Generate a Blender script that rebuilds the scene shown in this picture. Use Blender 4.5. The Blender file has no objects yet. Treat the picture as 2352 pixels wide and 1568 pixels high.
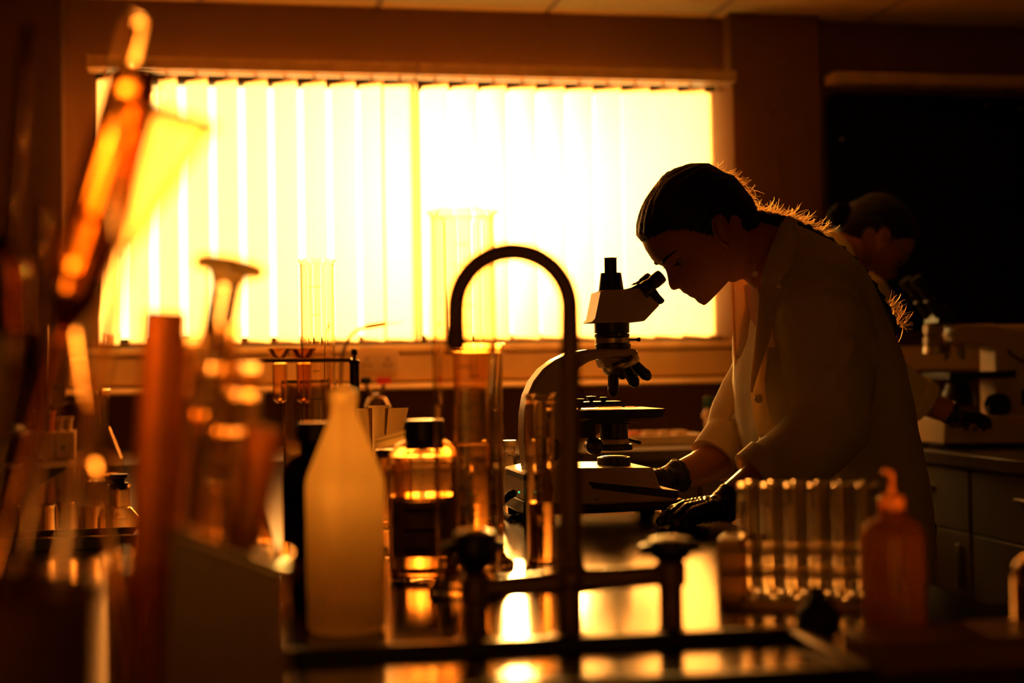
import bpy, bmesh, math, random
import numpy as np
from mathutils import Vector, Matrix, noise

random.seed(7)
rng = np.random.default_rng(7)
SC = bpy.context.scene
COL = SC.collection
PI = math.pi

# ------------------------------------------------------------------ camera
FPX = 3267.0
CAM = Vector((0.0, 0.0, 1.15))
PITCH, ROLL = 0.0185, 0.017
_f = Vector((0, math.cos(PITCH), math.sin(PITCH)))
_u0 = Vector((0, -math.sin(PITCH), math.cos(PITCH)))
_r = Vector((1, 0, 0)) * math.cos(ROLL) - _u0 * math.sin(ROLL)
_u = Vector((1, 0, 0)) * math.sin(ROLL) + _u0 * math.cos(ROLL)
cd = bpy.data.cameras.new('camera')
cam = bpy.data.objects.new('camera', cd)
COL.objects.link(cam)
cd.sensor_width = 36.0
cd.lens = FPX / 2352 * 36.0
cd.clip_start = 0.02
cd.clip_end = 200
cam.matrix_world = Matrix(((_r.x, _u.x, -_f.x, CAM.x), (_r.y, _u.y, -_f.y, CAM.y), (_r.z, _u.z, -_f.z, CAM.z), (0, 0, 0, 1)))
cd.dof.use_dof = True
cd.dof.focus_distance = 2.43
cd.dof.aperture_fstop = 2.6
cd.dof.aperture_blades = 0
SC.camera = cam
SC.view_settings.view_transform = 'Standard'
SC.view_settings.look = 'None'
SC.view_settings.exposure = 0.0
SC.view_settings.gamma = 1.0
SC.view_settings.use_curve_mapping = False

# ------------------------------------------------------------------ world: low sun haze seen through the windows
W_ = bpy.data.worlds.new('world')
SC.world = W_
W_.use_nodes = True
nt = W_.node_tree
nt.nodes.clear()
SUN_DIR = (_f + _r * ((1185 - 1176) / FPX) + _u * ((784 - 450) / FPX)).normalized()
tc = nt.nodes.new('ShaderNodeTexCoord')
dot = nt.nodes.new('ShaderNodeVectorMath'); dot.operation = 'DOT_PRODUCT'
nrm = nt.nodes.new('ShaderNodeVectorMath'); nrm.operation = 'NORMALIZE'
nt.links.new(tc.outputs['Generated'], nrm.inputs[0])
nt.links.new(nrm.outputs[0], dot.inputs[0])
dot.inputs[1].default_value = SUN_DIR
def wmath(op, a, b=None):
    n = nt.nodes.new('ShaderNodeMath'); n.operation = op
    for i, x in enumerate((a, b)):
        if x is None: continue
        if isinstance(x, (int, float)): n.inputs[i].default_value = x
        else: nt.links.new(x, n.inputs[i])
    return n.outputs[0]
ang2 = wmath('MULTIPLY', wmath('SUBTRACT', 1.0, dot.outputs['Value']), 2.0)      # ~ angle squared
def halo(amp, deg):
    return wmath('MULTIPLY', wmath('POWER', math.e, wmath('MULTIPLY', ang2, -1.0 / math.radians(deg) ** 2)), amp)
SKY_BASE = 5.0
stren = wmath('ADD', wmath('ADD', halo(3.0, 6.0), halo(3.5, 20.0)), SKY_BASE)
bg = nt.nodes.new('ShaderNodeBackground')
bg.inputs[0].default_value = (1.0, 0.68, 0.21, 1)
nt.links.new(stren, bg.inputs[1])
wo = nt.nodes.new('ShaderNodeOutputWorld')
nt.links.new(bg.outputs[0], wo.inputs[0])

# the low hazy sun itself, straight behind the blinds
sl_ = bpy.data.lights.new('low_sun', 'SUN')
sl_.energy = 38.0; sl_.angle = math.radians(5.0); sl_.color = (1.0, 0.58, 0.15)
so_l = bpy.data.objects.new('low_sun', sl_)
so_l.rotation_euler = SUN_DIR.to_track_quat('Z', 'Y').to_euler()
COL.objects.link(so_l)

# ------------------------------------------------------------------ room frame
ANG = math.radians(11.0)
CA, SA = math.cos(ANG), math.sin(ANG)
U3, N3 = Vector((CA, SA, 0)), Vector((-SA, CA, 0))
T3 = -N3                                    # towards the camera
BENCH = 0.90
CEIL = 2.41
VW = 4.91                                   # window wall
def R(u, v, z=0.0): return Vector((u * CA - v * SA, u * SA + v * CA, z))
def ray(px, py): return _f + _r * ((px - 1176) / FPX) + _u * ((784 - py) / FPX)
def W(px, py, Y):
    d = ray(px, py); return CAM + d * (Y / d.y)
def G(px, py, z=BENCH):
    d = ray(px, py); return CAM + d * ((z - CAM.z) / d.z)
def RV(px, py, v):
    d = ray(px, py); return CAM + d * (v / d.dot(N3))
C0 = Vector((0.1326, 2.42, 0.0))            # microscope base centre, its symmetry plane runs along U3
def PT(px, py, t=0.0):
    d = ray(px, py); k = (C0 + T3 * t - CAM).dot(T3) / d.dot(T3)
    return CAM + d * k
def yb(px, Y):                              # picture row where the bench top sits at depth Y
    p = Vector((((px - 1176) / FPX) * Y, Y, BENCH)) - CAM
    return 784 - FPX * p.dot(_u) / p.dot(_f)

# portal at the window: guides the daylight sampling, gives no light itself
pl = bpy.data.lights.new('window_portal', 'AREA')
pl.shape = 'RECTANGLE'; pl.size = 2.4; pl.size_y = 1.15
pl.cycles.is_portal = True
po = bpy.data.objects.new('window_portal', pl)
po.location = R(0.64, 5.06, 1.77)
po.rotation_euler = (math.radians(-90), 0, ANG)
COL.objects.link(po)
SC.cycles.max_bounces = 14
SC.cycles.diffuse_bounces = 6
SC.cycles.glossy_bounces = 6
SC.cycles.transmission_bounces = 14
SC.cycles.transparent_max_bounces = 12
SC.cycles.sample_clamp_indirect = 12
SC.cycles.blur_glossy = 0.5

# ------------------------------------------------------------------ materials
def new_mat(name):
    m = bpy.data.materials.new(name); m.use_nodes = True
    m.node_tree.nodes.clear()
    return m, m.node_tree, m.node_tree.nodes.new('ShaderNodeOutputMaterial')
def P(name, col, rough=0.5, metal=0.0, spec=0.5, var=0.12, scale=18.0, bump=0.0, bscale=120.0, sheen=0.0, trans=0.0, ior=1.47, emit=None, es=0.0, coat=0.0):
    m, t, out = new_mat(name)
    b = t.nodes.new('ShaderNodeBsdfPrincipled')
    b.inputs['Roughness'].default_value = rough
    b.inputs['Metallic'].default_value = metal
    b.inputs['Specular IOR Level'].default_value = spec
    b.inputs['IOR'].default_value = ior
    b.inputs['Transmission Weight'].default_value = trans
    b.inputs['Sheen Weight'].default_value = sheen
    b.inputs['Coat Weight'].default_value = coat
    c = t.nodes.new('ShaderNodeTexCoord')
    n = t.nodes.new('ShaderNodeTexNoise'); n.inputs['Scale'].default_value = scale; n.inputs['Detail'].default_value = 4
    t.links.new(c.outputs['Object'], n.inputs['Vector'])
    r = t.nodes.new('ShaderNodeValToRGB')
    r.color_ramp.elements[0].position = 0.3; r.color_ramp.elements[1].position = 0.7
    r.color_ramp.elements[0].color = tuple(x * (1 - var) for x in col) + (1,)
    r.color_ramp.elements[1].color = tuple(min(1, x * (1 + var)) for x in col) + (1,)
    t.links.new(n.outputs['Fac'], r.inputs['Fac'])
    t.links.new(r.outputs['Color'], b.inputs['Base Color'])
    if bump:
        n2 = t.nodes.new('ShaderNodeTexNoise'); n2.inputs['Scale'].default_value = bscale; n2.inputs['Detail'].default_value = 3
        t.links.new(c.outputs['Object'], n2.inputs['Vector'])
        bp = t.nodes.new('ShaderNodeBump'); bp.inputs['Strength'].default_value = bump; bp.inputs['Distance'].default_value = 0.002
        t.links.new(n2.outputs['Fac'], bp.inputs['Height'])
        t.links.new(bp.outputs['Normal'], b.inputs['Normal'])
    if emit:
        b.inputs['Emission Color'].default_value = tuple(emit) + (1,)
        b.inputs['Emission Strength'].default_value = es
    t.links.new(b.outputs[0], out.inputs[0])
    return m
def cloth(name, col, tcol, tw, rough=0.9):
    """thin woven cloth: diffuse plus light let through"""
    m, t, out = new_mat(name)
    c = t.nodes.new('ShaderNodeTexCoord')
    n = t.nodes.new('ShaderNodeTexNoise'); n.inputs['Scale'].default_value = 350; n.inputs['Detail'].default_value = 2
    t.links.new(c.outputs['Object'], n.inputs['Vector'])
    bp = t.nodes.new('ShaderNodeBump'); bp.inputs['Strength'].default_value = 0.12; bp.inputs['Distance'].default_value = 0.001
    t.links.new(n.outputs['Fac'], bp.inputs['Height'])
    d = t.nodes.new('ShaderNodeBsdfPrincipled')
    d.inputs['Base Color'].default_value = tuple(col) + (1,); d.inputs['Roughness'].default_value = rough
    d.inputs['Specular IOR Level'].default_value = 0.25; d.inputs['Sheen Weight'].default_value = 0.3
    t.links.new(bp.outputs['Normal'], d.inputs['Normal'])
    tr = t.nodes.new('ShaderNodeBsdfTranslucent'); tr.inputs[0].default_value = tuple(tcol) + (1,)
    mx = t.nodes.new('ShaderNodeMixShader'); mx.inputs[0].default_value = tw
    t.links.new(d.outputs[0], mx.inputs[1]); t.links.new(tr.outputs[0], mx.inputs[2])
    t.links.new(mx.outputs[0], out.inputs[0])
    return m
def slat_mat():
    m, t, out = new_mat('blind_fabric')
    c = t.nodes.new('ShaderNodeTexCoord')
    n = t.nodes.new('ShaderNodeTexNoise'); n.inputs['Scale'].default_value = 60; n.inputs['Detail'].default_value = 3
    t.links.new(c.outputs['Object'], n.inputs['Vector'])
    r = t.nodes.new('ShaderNodeValToRGB')
    r.color_ramp.elements[0].color = (0.88, 0.62, 0.46, 1); r.color_ramp.elements[1].color = (0.97, 0.71, 0.55, 1)
    t.links.new(n.outputs['Fac'], r.inputs['Fac'])
    d = t.nodes.new('ShaderNodeBsdfDiffuse'); d.inputs[0].default_value = (0.75, 0.55, 0.3, 1)
    tr = t.nodes.new('ShaderNodeBsdfTranslucent'); t.links.new(r.outputs[0], tr.inputs[0])
    rf = t.nodes.new('ShaderNodeBsdfRefraction'); rf.inputs['IOR'].default_value = 1.15; rf.inputs['Roughness'].default_value = 0.85
    t.links.new(r.outputs[0], rf.inputs[0])
    m1 = t.nodes.new('ShaderNodeMixShader'); m1.inputs[0].default_value = 0.12
    t.links.new(tr.outputs[0], m1.inputs[1]); t.links.new(rf.outputs[0], m1.inputs[2])
    m2 = t.nodes.new('ShaderNodeMixShader'); m2.inputs[0].default_value = 0.15
    t.links.new(m1.outputs[0], m2.inputs[1]); t.links.new(d.outputs[0], m2.inputs[2])
    op = t.nodes.new('ShaderNodeBsdfTransparent'); op.inputs[0].default_value = (0.97, 0.82, 0.55, 1)      # open weave of tinted yarn
    m3 = t.nodes.new('ShaderNodeMixShader'); m3.inputs[0].default_value = 0.30
    t.links.new(m2.outputs[0], m3.inputs[1]); t.links.new(op.outputs[0], m3.inputs[2])
    t.links.new(m3.outputs[0], out.inputs[0])
    return m
def glass(name, col=(1, 0.95, 0.86), rough=0.0, ior=1.47):
    m, t, out = new_mat(name)
    g = t.nodes.new('ShaderNodeBsdfGlass'); g.inputs['Color'].default_value = tuple(col) + (1,)
    g.inputs['IOR'].default_value = ior
    c = t.nodes.new('ShaderNodeTexCoord')
    n = t.nodes.new('ShaderNodeTexNoise'); n.inputs['Scale'].default_value = 25
    t.links.new(c.outputs['Object'], n.inputs['Vector'])
    mp = t.nodes.new('ShaderNodeMapRange'); mp.inputs[3].default_value = rough; mp.inputs[4].default_value = rough + 0.04
    t.links.new(n.outputs['Fac'], mp.inputs[0]); t.links.new(mp.outputs[0], g.inputs['Roughness'])
    t.links.new(g.outputs[0], out.inputs[0])
    return m
def pane_mat():
    m, t, out = new_mat('window_glass')
    fr = t.nodes.new('ShaderNodeFresnel'); fr.inputs[0].default_value = 1.45
    a = t.nodes.new('ShaderNodeBsdfTransparent'); a.inputs[0].default_value = (0.96, 0.94, 0.9, 1)
    b = t.nodes.new('ShaderNodeBsdfGlossy'); b.inputs['Roughness'].default_value = 0.02
    mx = t.nodes.new('ShaderNodeMixShader')
    t.links.new(fr.outputs[0], mx.inputs[0]); t.links.new(a.outputs[0], mx.inputs[1]); t.links.new(b.outputs[0], mx.inputs[2])
    t.links.new(mx.outputs[0], out.inputs[0])
    return m
def milky(name, col, rough=0.3, tw=0.6, gloss=0.08, clear=0.4):
    """translucent moulded plastic"""
    m, t, out = new_mat(name)
    tr = t.nodes.new('ShaderNodeBsdfTranslucent'); tr.inputs[0].default_value = tuple(col) + (1,)
    d = t.nodes.new('ShaderNodeBsdfDiffuse'); d.inputs[0].default_value = tuple(col) + (1,)
    rf = t.nodes.new('ShaderNodeBsdfRefraction'); rf.inputs[0].default_value = tuple(col) + (1,); rf.inputs['IOR'].default_value = 1.33; rf.inputs['Roughness'].default_value = rough
    g = t.nodes.new('ShaderNodeBsdfGlossy'); g.inputs['Roughness'].default_value = 0.25
    c = t.nodes.new('ShaderNodeTexCoord'); n = t.nodes.new('ShaderNodeTexNoise'); n.inputs['Scale'].default_value = 14
    t.links.new(c.outputs['Object'], n.inputs['Vector'])
    mp = t.nodes.new('ShaderNodeMapRange'); mp.inputs[3].default_value = tw - 0.05; mp.inputs[4].default_value = tw + 0.05
    t.links.new(n.outputs['Fac'], mp.inputs[0])
    m0 = t.nodes.new('ShaderNodeMixShader'); m0.inputs[0].default_value = clear
    t.links.new(tr.outputs[0], m0.inputs[1]); t.links.new(rf.outputs[0], m0.inputs[2])
    m1 = t.nodes.new('ShaderNodeMixShader'); t.links.new(mp.outputs[0], m1.inputs[0])
    t.links.new(d.outputs[0], m1.inputs[1]); t.links.new(m0.outputs[0], m1.inputs[2])
    m2 = t.nodes.new('ShaderNodeMixShader'); m2.inputs[0].default_value = gloss
    t.links.new(m1.outputs[0], m2.inputs[1]); t.links.new(g.outputs[0], m2.inputs[2])
    t.links.new(m2.outputs[0], out.inputs[0])
    return m

M = dict(
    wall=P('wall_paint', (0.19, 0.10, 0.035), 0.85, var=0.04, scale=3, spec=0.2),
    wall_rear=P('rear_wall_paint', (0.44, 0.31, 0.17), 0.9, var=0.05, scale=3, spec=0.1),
    wall_shaded=P('wall_paint_shaded', (0.10, 0.055, 0.025), 0.9, var=0.05, scale=3, spec=0.1),  # darker copy of the wall paint, shade put into the colour
    ceiling=P('ceiling_tile', (0.90, 0.68, 0.30), 0.9, var=0.05, scale=40, bump=0.3, spec=0.2),
    metal_w=P('painted_metal', (0.55, 0.40, 0.22), 0.4),
    trunk=P('cream_trunking', (0.86, 0.66, 0.32), 0.35, var=0.03),
    floor=P('vinyl_floor', (0.08, 0.055, 0.035), 0.5, var=0.2, scale=60),
    bench=P('bench_laminate', (0.022, 0.014, 0.008), 0.15, var=0.3, scale=9, ior=1.26),
    backbench=P('back_bench_laminate', (0.10, 0.07, 0.04), 0.3, var=0.15, scale=9),
    cabinet=P('cabinet_laminate', (0.10, 0.07, 0.04), 0.5, var=0.06, scale=6),
    dark=P('dark_plastic', (0.012, 0.010, 0.008), 0.35, var=0.2),
    rubber=P('black_rubber', (0.015, 0.012, 0.010), 0.6, var=0.2, bump=0.2),
    frame=P('window_frame_dark', (0.03, 0.022, 0.012), 0.5),
    black=P('blackout_cloth', (0.006, 0.006, 0.005), 0.9, var=0.1, spec=0.1),
    slat=slat_mat(), pane=pane_mat(),
    glass=glass('clear_glass'), glass_b=glass('clear_glass_warm', (1.0, 0.88, 0.68), 0.02),
    amber=glass('amber_glass', (0.97, 0.78, 0.48), 0.02), brown=glass('brown_bottle_glass', (0.16, 0.07, 0.02), 0.01),
    liquid=glass('water', (1, 0.93, 0.8), 0.0, 1.33),
    tap=P('coated_tap_metal', (0.26, 0.15, 0.07), 0.34, metal=0.2, var=0.1),
    chrome=P('polished_metal', (0.75, 0.66, 0.5), 0.18, metal=1.0, var=0.05),
    steel=P('brushed_steel', (0.5, 0.42, 0.3), 0.35, metal=1.0, var=0.1, scale=80),
    wash=milky('squeeze_bottle_plastic', (1.0, 0.75, 0.38), 0.62, 0.97, 0.03, 0.08),
    red_plastic=milky('red_brown_plastic', (0.92, 0.45, 0.15), 0.5, 0.7),
    amber_plastic=milky('amber_plastic', (0.74, 0.34, 0.09), 0.5, 0.55),
    brown_plastic=milky('brown_pot_plastic', (0.40, 0.19, 0.08), 0.5, 0.3),
    acrylic=milky('smoky_acrylic', (0.55, 0.32, 0.12), 0.12, 0.75, 0.12),
    white_plastic=P('white_plastic', (0.72, 0.56, 0.36), 0.4, var=0.04),
    scope_w=P('scope_enamel', (0.62, 0.44, 0.24), 0.38, var=0.03, spec=0.5),
    scope_b=P('scope_black', (0.018, 0.013, 0.009), 0.35, var=0.15),
    paper=cloth('filter_paper', (0.8, 0.65, 0.42), (0.8, 0.6, 0.32), 0.35),
    red=milky('red_handle', (0.85, 0.08, 0.02), 0.4, 0.5), green=P('green_cap', (0.03, 0.09, 0.06), 0.45),
    orange=P('orange_rubber', (0.72, 0.20, 0.04), 0.5),
    label=P('bottle_label', (0.22, 0.12, 0.05), 0.7, var=0.3, scale=60),
    ink=P('printed_ink', (0.01, 0.008, 0.006), 0.6),
    skin=P('skin', (0.42, 0.16, 0.07), 0.45, var=0.06, scale=30, bump=0.05, bscale=400, spec=0.4),
    hair=P('dark_hair', (0.010, 0.0055, 0.003), 0.5, spec=0.3, var=0.3, scale=90, bump=0.5, bscale=200),
    wisp=P('hair_wisp', (0.95, 0.55, 0.22), 0.42, trans=1.0, ior=1.35, var=0.2), marks=P('pale_marks', (0.3, 0.15, 0.05), 0.6),  # dark hair given pale amber so loose strands look backlit
    coat=cloth('lab_coat_cotton', (0.84, 0.70, 0.42), (0.85, 0.6, 0.30), 0.2),
    coat_thin=cloth('lab_coat_single_layer', (0.64, 0.54, 0.32), (0.80, 0.46, 0.18), 0.45),
    shirt=cloth('shirt_cotton', (0.60, 0.24, 0.12), (0.75, 0.25, 0.08), 0.4),
    glove=P('nitrile_glove', (0.010, 0.009, 0.009), 0.38, var=0.2, bump=0.25, bscale=160),
    trousers=P('dark_trousers', (0.02, 0.018, 0.02), 0.8), shoe=P('dark_shoe', (0.02, 0.015, 0.012), 0.4),
    led_g=P('green_led', (0.02, 0.3, 0.1), 0.3, emit=(0.03, 0.9, 0.35), es=1.2),
    led_r=P('red_led', (0.4, 0.02, 0.01), 0.3, emit=(1.0, 0.06, 0.02), es=1.5),
    lens=P('frosted_lens', (0.8, 0.65, 0.45), 0.12, var=0.02), eyeball=P('eyeball', (0.30, 0.17, 0.10), 0.3), matte_hair=P('matte_dark_hair', (0.010, 0.006, 0.004), 0.85, spec=0.1), pearl=P('pearl', (0.75, 0.6, 0.45), 0.25),
    maroon=P('dark_red_enamel', (0.05, 0.008, 0.006), 0.5), wood=P('varnished_wood', (0.16, 0.075, 0.03), 0.4, var=0.35, scale=12),
)

# ------------------------------------------------------------------ mesh building
OFF = {}                                    # world matrix of every parented-to object
class MB:
    def __init__(s): s.v = []; s.f = []
    def add(s, vs, fs):
        o = len(s.v); s.v.extend([Vector(p) for p in vs]); s.f.extend([tuple(i + o for i in f) for f in fs]); return s
    def box8(s, c):                         # bottom ring of 4, top ring of 4
        return s.add(c, [(3, 2, 1, 0), (4, 5, 6, 7), (0, 1, 5, 4), (1, 2, 6, 5), (2, 3, 7, 6), (3, 0, 4, 7)])
    def rbox(s, u0, u1, v0, v1, z0, z1):
        return s.box8([R(u0, v0, z0), R(u1, v0, z0), R(u1, v1, z0), R(u0, v1, z0), R(u0, v0, z1), R(u1, v0, z1), R(u1, v1, z1), R(u0, v1, z1)])
    def obox(s, c, hx, hy, hz, ax=U3, ay=N3, az=Vector((0, 0, 1))):
        c = Vector(c)
        q = [c + ax * (i * hx) + ay * (j * hy) + az * (k * hz) for k in (-1, 1) for i, j in ((-1, -1), (1, -1), (1, 1), (-1, 1))]
        return s.box8(q)
    def lathe(s, base, prof, seg=32, axis=Vector((0, 0, 1))):
        base = Vector(base); az = Vector(axis).normalized()
        ax = az.orthogonal().normalized(); ay = az.cross(ax)
        rings = []
        vs = []; fs = []
        full = [prof[0]]
        for (r0, h0), (r1, h1) in zip(prof, prof[1:]):       # support rings keep bent normals close to the bends
            L = math.hypot(r1 - r0, h1 - h0)
            if L > .011 and r0 > 1e-6 and r1 > 1e-6:
                q = .0012 / L
                full += [(r0 + (r1 - r0) * q, h0 + (h1 - h0) * q), (r1 - (r1 - r0) * q, h1 - (h1 - h0) * q)]
            full.append((r1, h1))
        for r, h in full:
            if r < 1e-6:
                rings.append([len(vs)]); vs.append(base + az * h)
            else:
                rings.append(list(range(len(vs), len(vs) + seg)))
                for i in range(seg):
                    a = 2 * PI * i / seg
                    vs.append(base + az * h + (ax * math.cos(a) + ay * math.sin(a)) * r)
        for a, b in zip(rings, rings[1:]):
            for i in range(seg):
                j = (i + 1) % seg
                if len(a) == 1 and len(b) == 1: continue
                if len(a) == 1: fs.append((a[0], b[j], b[i]))
                elif len(b) == 1: fs.append((a[i], a[j], b[0]))
                else: fs.append((a[i], a[j], b[j], b[i]))
        return s.add(vs, fs)
    def tube(s, pts, rad, seg=12, cap='flat'):
        pts = [Vector(p) for p in pts]
        n = len(pts)
        if isinstance(rad, (int, float)): rad = [rad] * n
        rad = list(rad)
        if cap == 'round':
            d0 = (pts[0] - pts[1]).normalized(); d1 = (pts[-1] - pts[-2]).normalized()
            pre = [(pts[0] + d0 * (rad[0] * math.sin(a)), rad[0] * math.cos(a)) for a in (1.3, 0.9, 0.45)]
            post = [(pts[-1] + d1 * (rad[-1] * math.sin(a)), rad[-1] * math.cos(a)) for a in (0.45, 0.9, 1.3)]
            pts = [p for p, _ in pre] + pts + [p for p, _ in post]
            rad = [r for _, r in pre] + rad + [r for _, r in post]
            n = len(pts)
        tg = []
        for i in range(n):
            a = pts[max(0, i - 1)]; b = pts[min(n - 1, i + 1)]
            tg.append((b - a).normalized())
        x = tg[0].orthogonal().normalized()
        vs = []; fs = []
        for i in range(n):
            x = (x - tg[i] * x.dot(tg[i])).normalized(); y = tg[i].cross(x)
            for k in range(seg):
                a = 2 * PI * k / seg
                vs.append(pts[i] + (x * math.cos(a) + y * math.sin(a)) * rad[i])
        for i in range(n - 1):
            for k in range(seg):
                j = (k + 1) % seg
                fs.append((i * seg + k, i * seg + j, (i + 1) * seg + j, (i + 1) * seg + k))
        fs.append(tuple(reversed(range(seg)))); fs.append(tuple(range((n - 1) * seg, n * seg)))
        return s.add(vs, fs)
    def rings(s, rs):                       # closed loft over rings of equal count
        seg = len(rs[0]); vs = [p for r in rs for p in r]; fs = []
        for i in range(len(rs) - 1):
            for k in range(seg):
                j = (k + 1) % seg
                fs.append((i * seg + k, i * seg + j, (i + 1) * seg + j, (i + 1) * seg + k))
        fs.append(tuple(reversed(range(seg)))); fs.append(tuple(range((len(rs) - 1) * seg, len(rs) * seg)))
        return s.add(vs, fs)
    def prism(s, poly, d):                  # polygon of points pushed along vector d
        n = len(poly); a = [Vector(p) for p in poly]; b = [p + d for p in a]
        fs = [tuple(range(n)), tuple(reversed(range(n, 2 * n)))] + [(i, i + n, (i + 1) % n + n, (i + 1) % n) for i in range(n)]
        return s.add(a + b, fs)
    def sheet(s, rows, th, nrm):            # grid of points with thickness
        h, w = len(rows), len(rows[0]); nrm = Vector(nrm)
        a = [Vector(p) for r in rows for p in r]; b = [p + nrm * th for p in a]; k = h * w
        fs = []
        for i in range(h - 1):
            for j in range(w - 1):
                q = (i * w + j, i * w + j + 1, (i + 1) * w + j + 1, (i + 1) * w + j)
                fs.append(q); fs.append(tuple(x + k for x in reversed(q)))
        edge = [(0, j) for j in range(w)] + [(i, w - 1) for i in range(1, h)] + [(h - 1, j) for j in range(w - 2, -1, -1)] + [(i, 0) for i in range(h - 2, 0, -1)]
        ids = [i * w + j for i, j in edge]
        for p, q in zip(ids, ids[1:] + ids[:1]): fs.append((q, p, p + k, q + k))
        return s.add(a + b, fs)
    def build(s, name, mat, parent=None, bevel=0.0, sharp=40, fix=True, origin=None, segs=2):
        me = bpy.data.meshes.new(name)
        if parent is not None: inv = OFF[parent.name].inverted(); org = None
        else:
            xs = [p.x for p in s.v]; ys = [p.y for p in s.v]; zs = [p.z for p in s.v]
            org = Vector(origin) if origin is not None else Vector(((min(xs) + max(xs)) / 2, (min(ys) + max(ys)) / 2, min(zs)))
            inv = Matrix.Translation(-org)
        me.from_pydata([inv @ p for p in s.v], [], s.f)
        me.materials.append(mat)
        if fix:
            bm = bmesh.new(); bm.from_mesh(me); bmesh.ops.recalc_face_normals(bm, faces=bm.faces)
            if bm.calc_volume(signed=True) < 0: bmesh.ops.reverse_faces(bm, faces=bm.faces)
            bm.to_mesh(me); bm.free()
        me.polygons.foreach_set('use_smooth', [True] * len(me.polygons))
        me.set_sharp_from_angle(angle=math.radians(sharp))
        o = bpy.data.objects.new(name, me); COL.objects.link(o)
        if parent is not None:
            o.parent = parent; OFF[o.name] = OFF[parent.name]
        else:
            o.location = org; OFF[o.name] = Matrix.Translation(org)
        if bevel:
            b = o.modifiers.new('bevel', 'BEVEL'); b.width = bevel; b.segments = segs; b.limit_method = 'ANGLE'; b.angle_limit = math.radians(40)
        return o
def empty(name, loc, label, cat, group=None):
    o = bpy.data.objects.new(name, None); COL.objects.link(o); o.location = Vector(loc)
    o.empty_display_size = 0.05
    OFF[o.name] = Matrix.Translation(Vector(loc))
    return tag(o, label, cat, group)
def tag(o, label, cat, group=None):
    o['label'] = label; o['category'] = cat
    if group: o['group'] = group
    return o
def struct(o, label=None, cat=None):
    o['kind'] = 'structure'
    if label: o['label'] = label
    if cat: o['category'] = cat
    return o
def dup(root, loc, label=None, rotz=0.0):
    r = root.copy(); COL.objects.link(r); r.location = Vector(loc); r.rotation_euler = (0, 0, rotz)
    if label: r['label'] = label
    for ch in list(root.children):
        c = ch.copy(); COL.objects.link(c); c.parent = r
        for g in list(ch.children):
            d = g.copy(); COL.objects.link(d); d.parent = c
    OFF[r.name] = Matrix.Translation(Vector(loc)) @ Matrix.Rotation(rotz, 4, 'Z')
    return r
def cat_mull(pts, n=8):
    pts = [Vector(p) for p in pts]; q = [pts[0] * 2 - pts[1]] + pts + [pts[-1] * 2 - pts[-2]]
    out = []
    for i in range(1, len(q) - 2):
        a, b, c, d = q[i - 1:i + 3]
        for k in range(n):
            t = k / n
            out.append(0.5 * ((2 * b) + (c - a) * t + (2 * a - 5 * b + 4 * c - d) * t * t + (3 * b - a - 3 * c + d) * t ** 3))
    out.append(pts[-1]); return out
def interp(xs, ys, n=None):
    return lambda x: float(np.interp(x, xs, ys))
def remesh(mb, voxel, smooth=2, fac=0.5):
    me = bpy.data.meshes.new('tmp'); me.from_pydata(mb.v, [], mb.f)
    bm = bmesh.new(); bm.from_mesh(me); bmesh.ops.recalc_face_normals(bm, faces=bm.faces); bm.to_mesh(me); bm.free()
    o = bpy.data.objects.new('tmp', me); COL.objects.link(o)
    r = o.modifiers.new('r', 'REMESH'); r.mode = 'VOXEL'; r.voxel_size = voxel
    if smooth:
        s = o.modifiers.new('s', 'SMOOTH'); s.iterations = smooth; s.factor = fac
    bpy.context.view_layer.update()
    dg = bpy.context.evaluated_depsgraph_get()
    out = bpy.data.meshes.new_from_object(o.evaluated_get(dg))
    bpy.data.objects.remove(o); bpy.data.meshes.remove(me)
    return out
def co_of(me):
    a = np.empty(len(me.vertices) * 3); me.vertices.foreach_get('co', a); return a.reshape(-1, 3)
def no_of(me):
    a = np.empty(len(me.vertices) * 3); me.vertices.foreach_get('normal', a); return a.reshape(-1, 3)
def set_co(me, a): me.vertices.foreach_set('co', np.ascontiguousarray(a).ravel()); me.update()
def place_mesh(me, name, mat, parent):
    inv = OFF[parent.name].inverted(); me.transform(inv); me.name = name
    me.materials.clear(); me.materials.append(mat)
    me.polygons.foreach_set('use_smooth', [True] * len(me.polygons))
    o = bpy.data.objects.new(name, me); COL.objects.link(o); o.parent = parent; OFF[o.name] = OFF[parent.name]
    return o
def vessel(mb, base, outer, wall, floor=0.004, seg=40):
    """open glass vessel: outer [(r,h)...] from foot to rim, walls of given thickness"""
    inner = [(max(r - wall, 0.001), h) for r, h in reversed(outer) if h > floor]
    prof = [(0, outer[0][1])] + list(outer) + inner + [(0, floor)]
    # inner floor ring
    prof.insert(-1, (max(outer[0][0] - wall, 0.001), floor)) if inner[-1][1] > floor + 1e-4 else None
    return mb.lathe(base, prof, seg)
# ================================================================== the room
U0, U1, V0 = -2.6, 3.6, -1.6
struct(MB().rbox(U0 - .1, U1 + .1, V0 - .1, VW + .3, -.1, 0).build('floor', M['floor']))
ceil = struct(MB().rbox(U0, U1, V0, VW + .15, CEIL + .012, CEIL + .1).build('ceiling', M['wall_shaded']))
tile0 = None                                # suspended tiles near the window, each lifted out of its grid
tm = MB().rbox(-.292, .292, -.292, .292, -.006, .006).build('tile', M['ceiling'], ceil, bevel=.004)
first = True
OFFC = OFF[ceil.name].translation
for i in range(10):
    for j in range(3):
        t = tm if first else tm.copy()
        if not first: COL.objects.link(t)
        first = False
        t.parent = ceil
        p = R(-2.2 + .6 * i, VW - .30 - .6 * j, CEIL + .004 + (0.002 if (i * 3 + j) % 4 == 0 else 0))
        t.location = p
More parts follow.
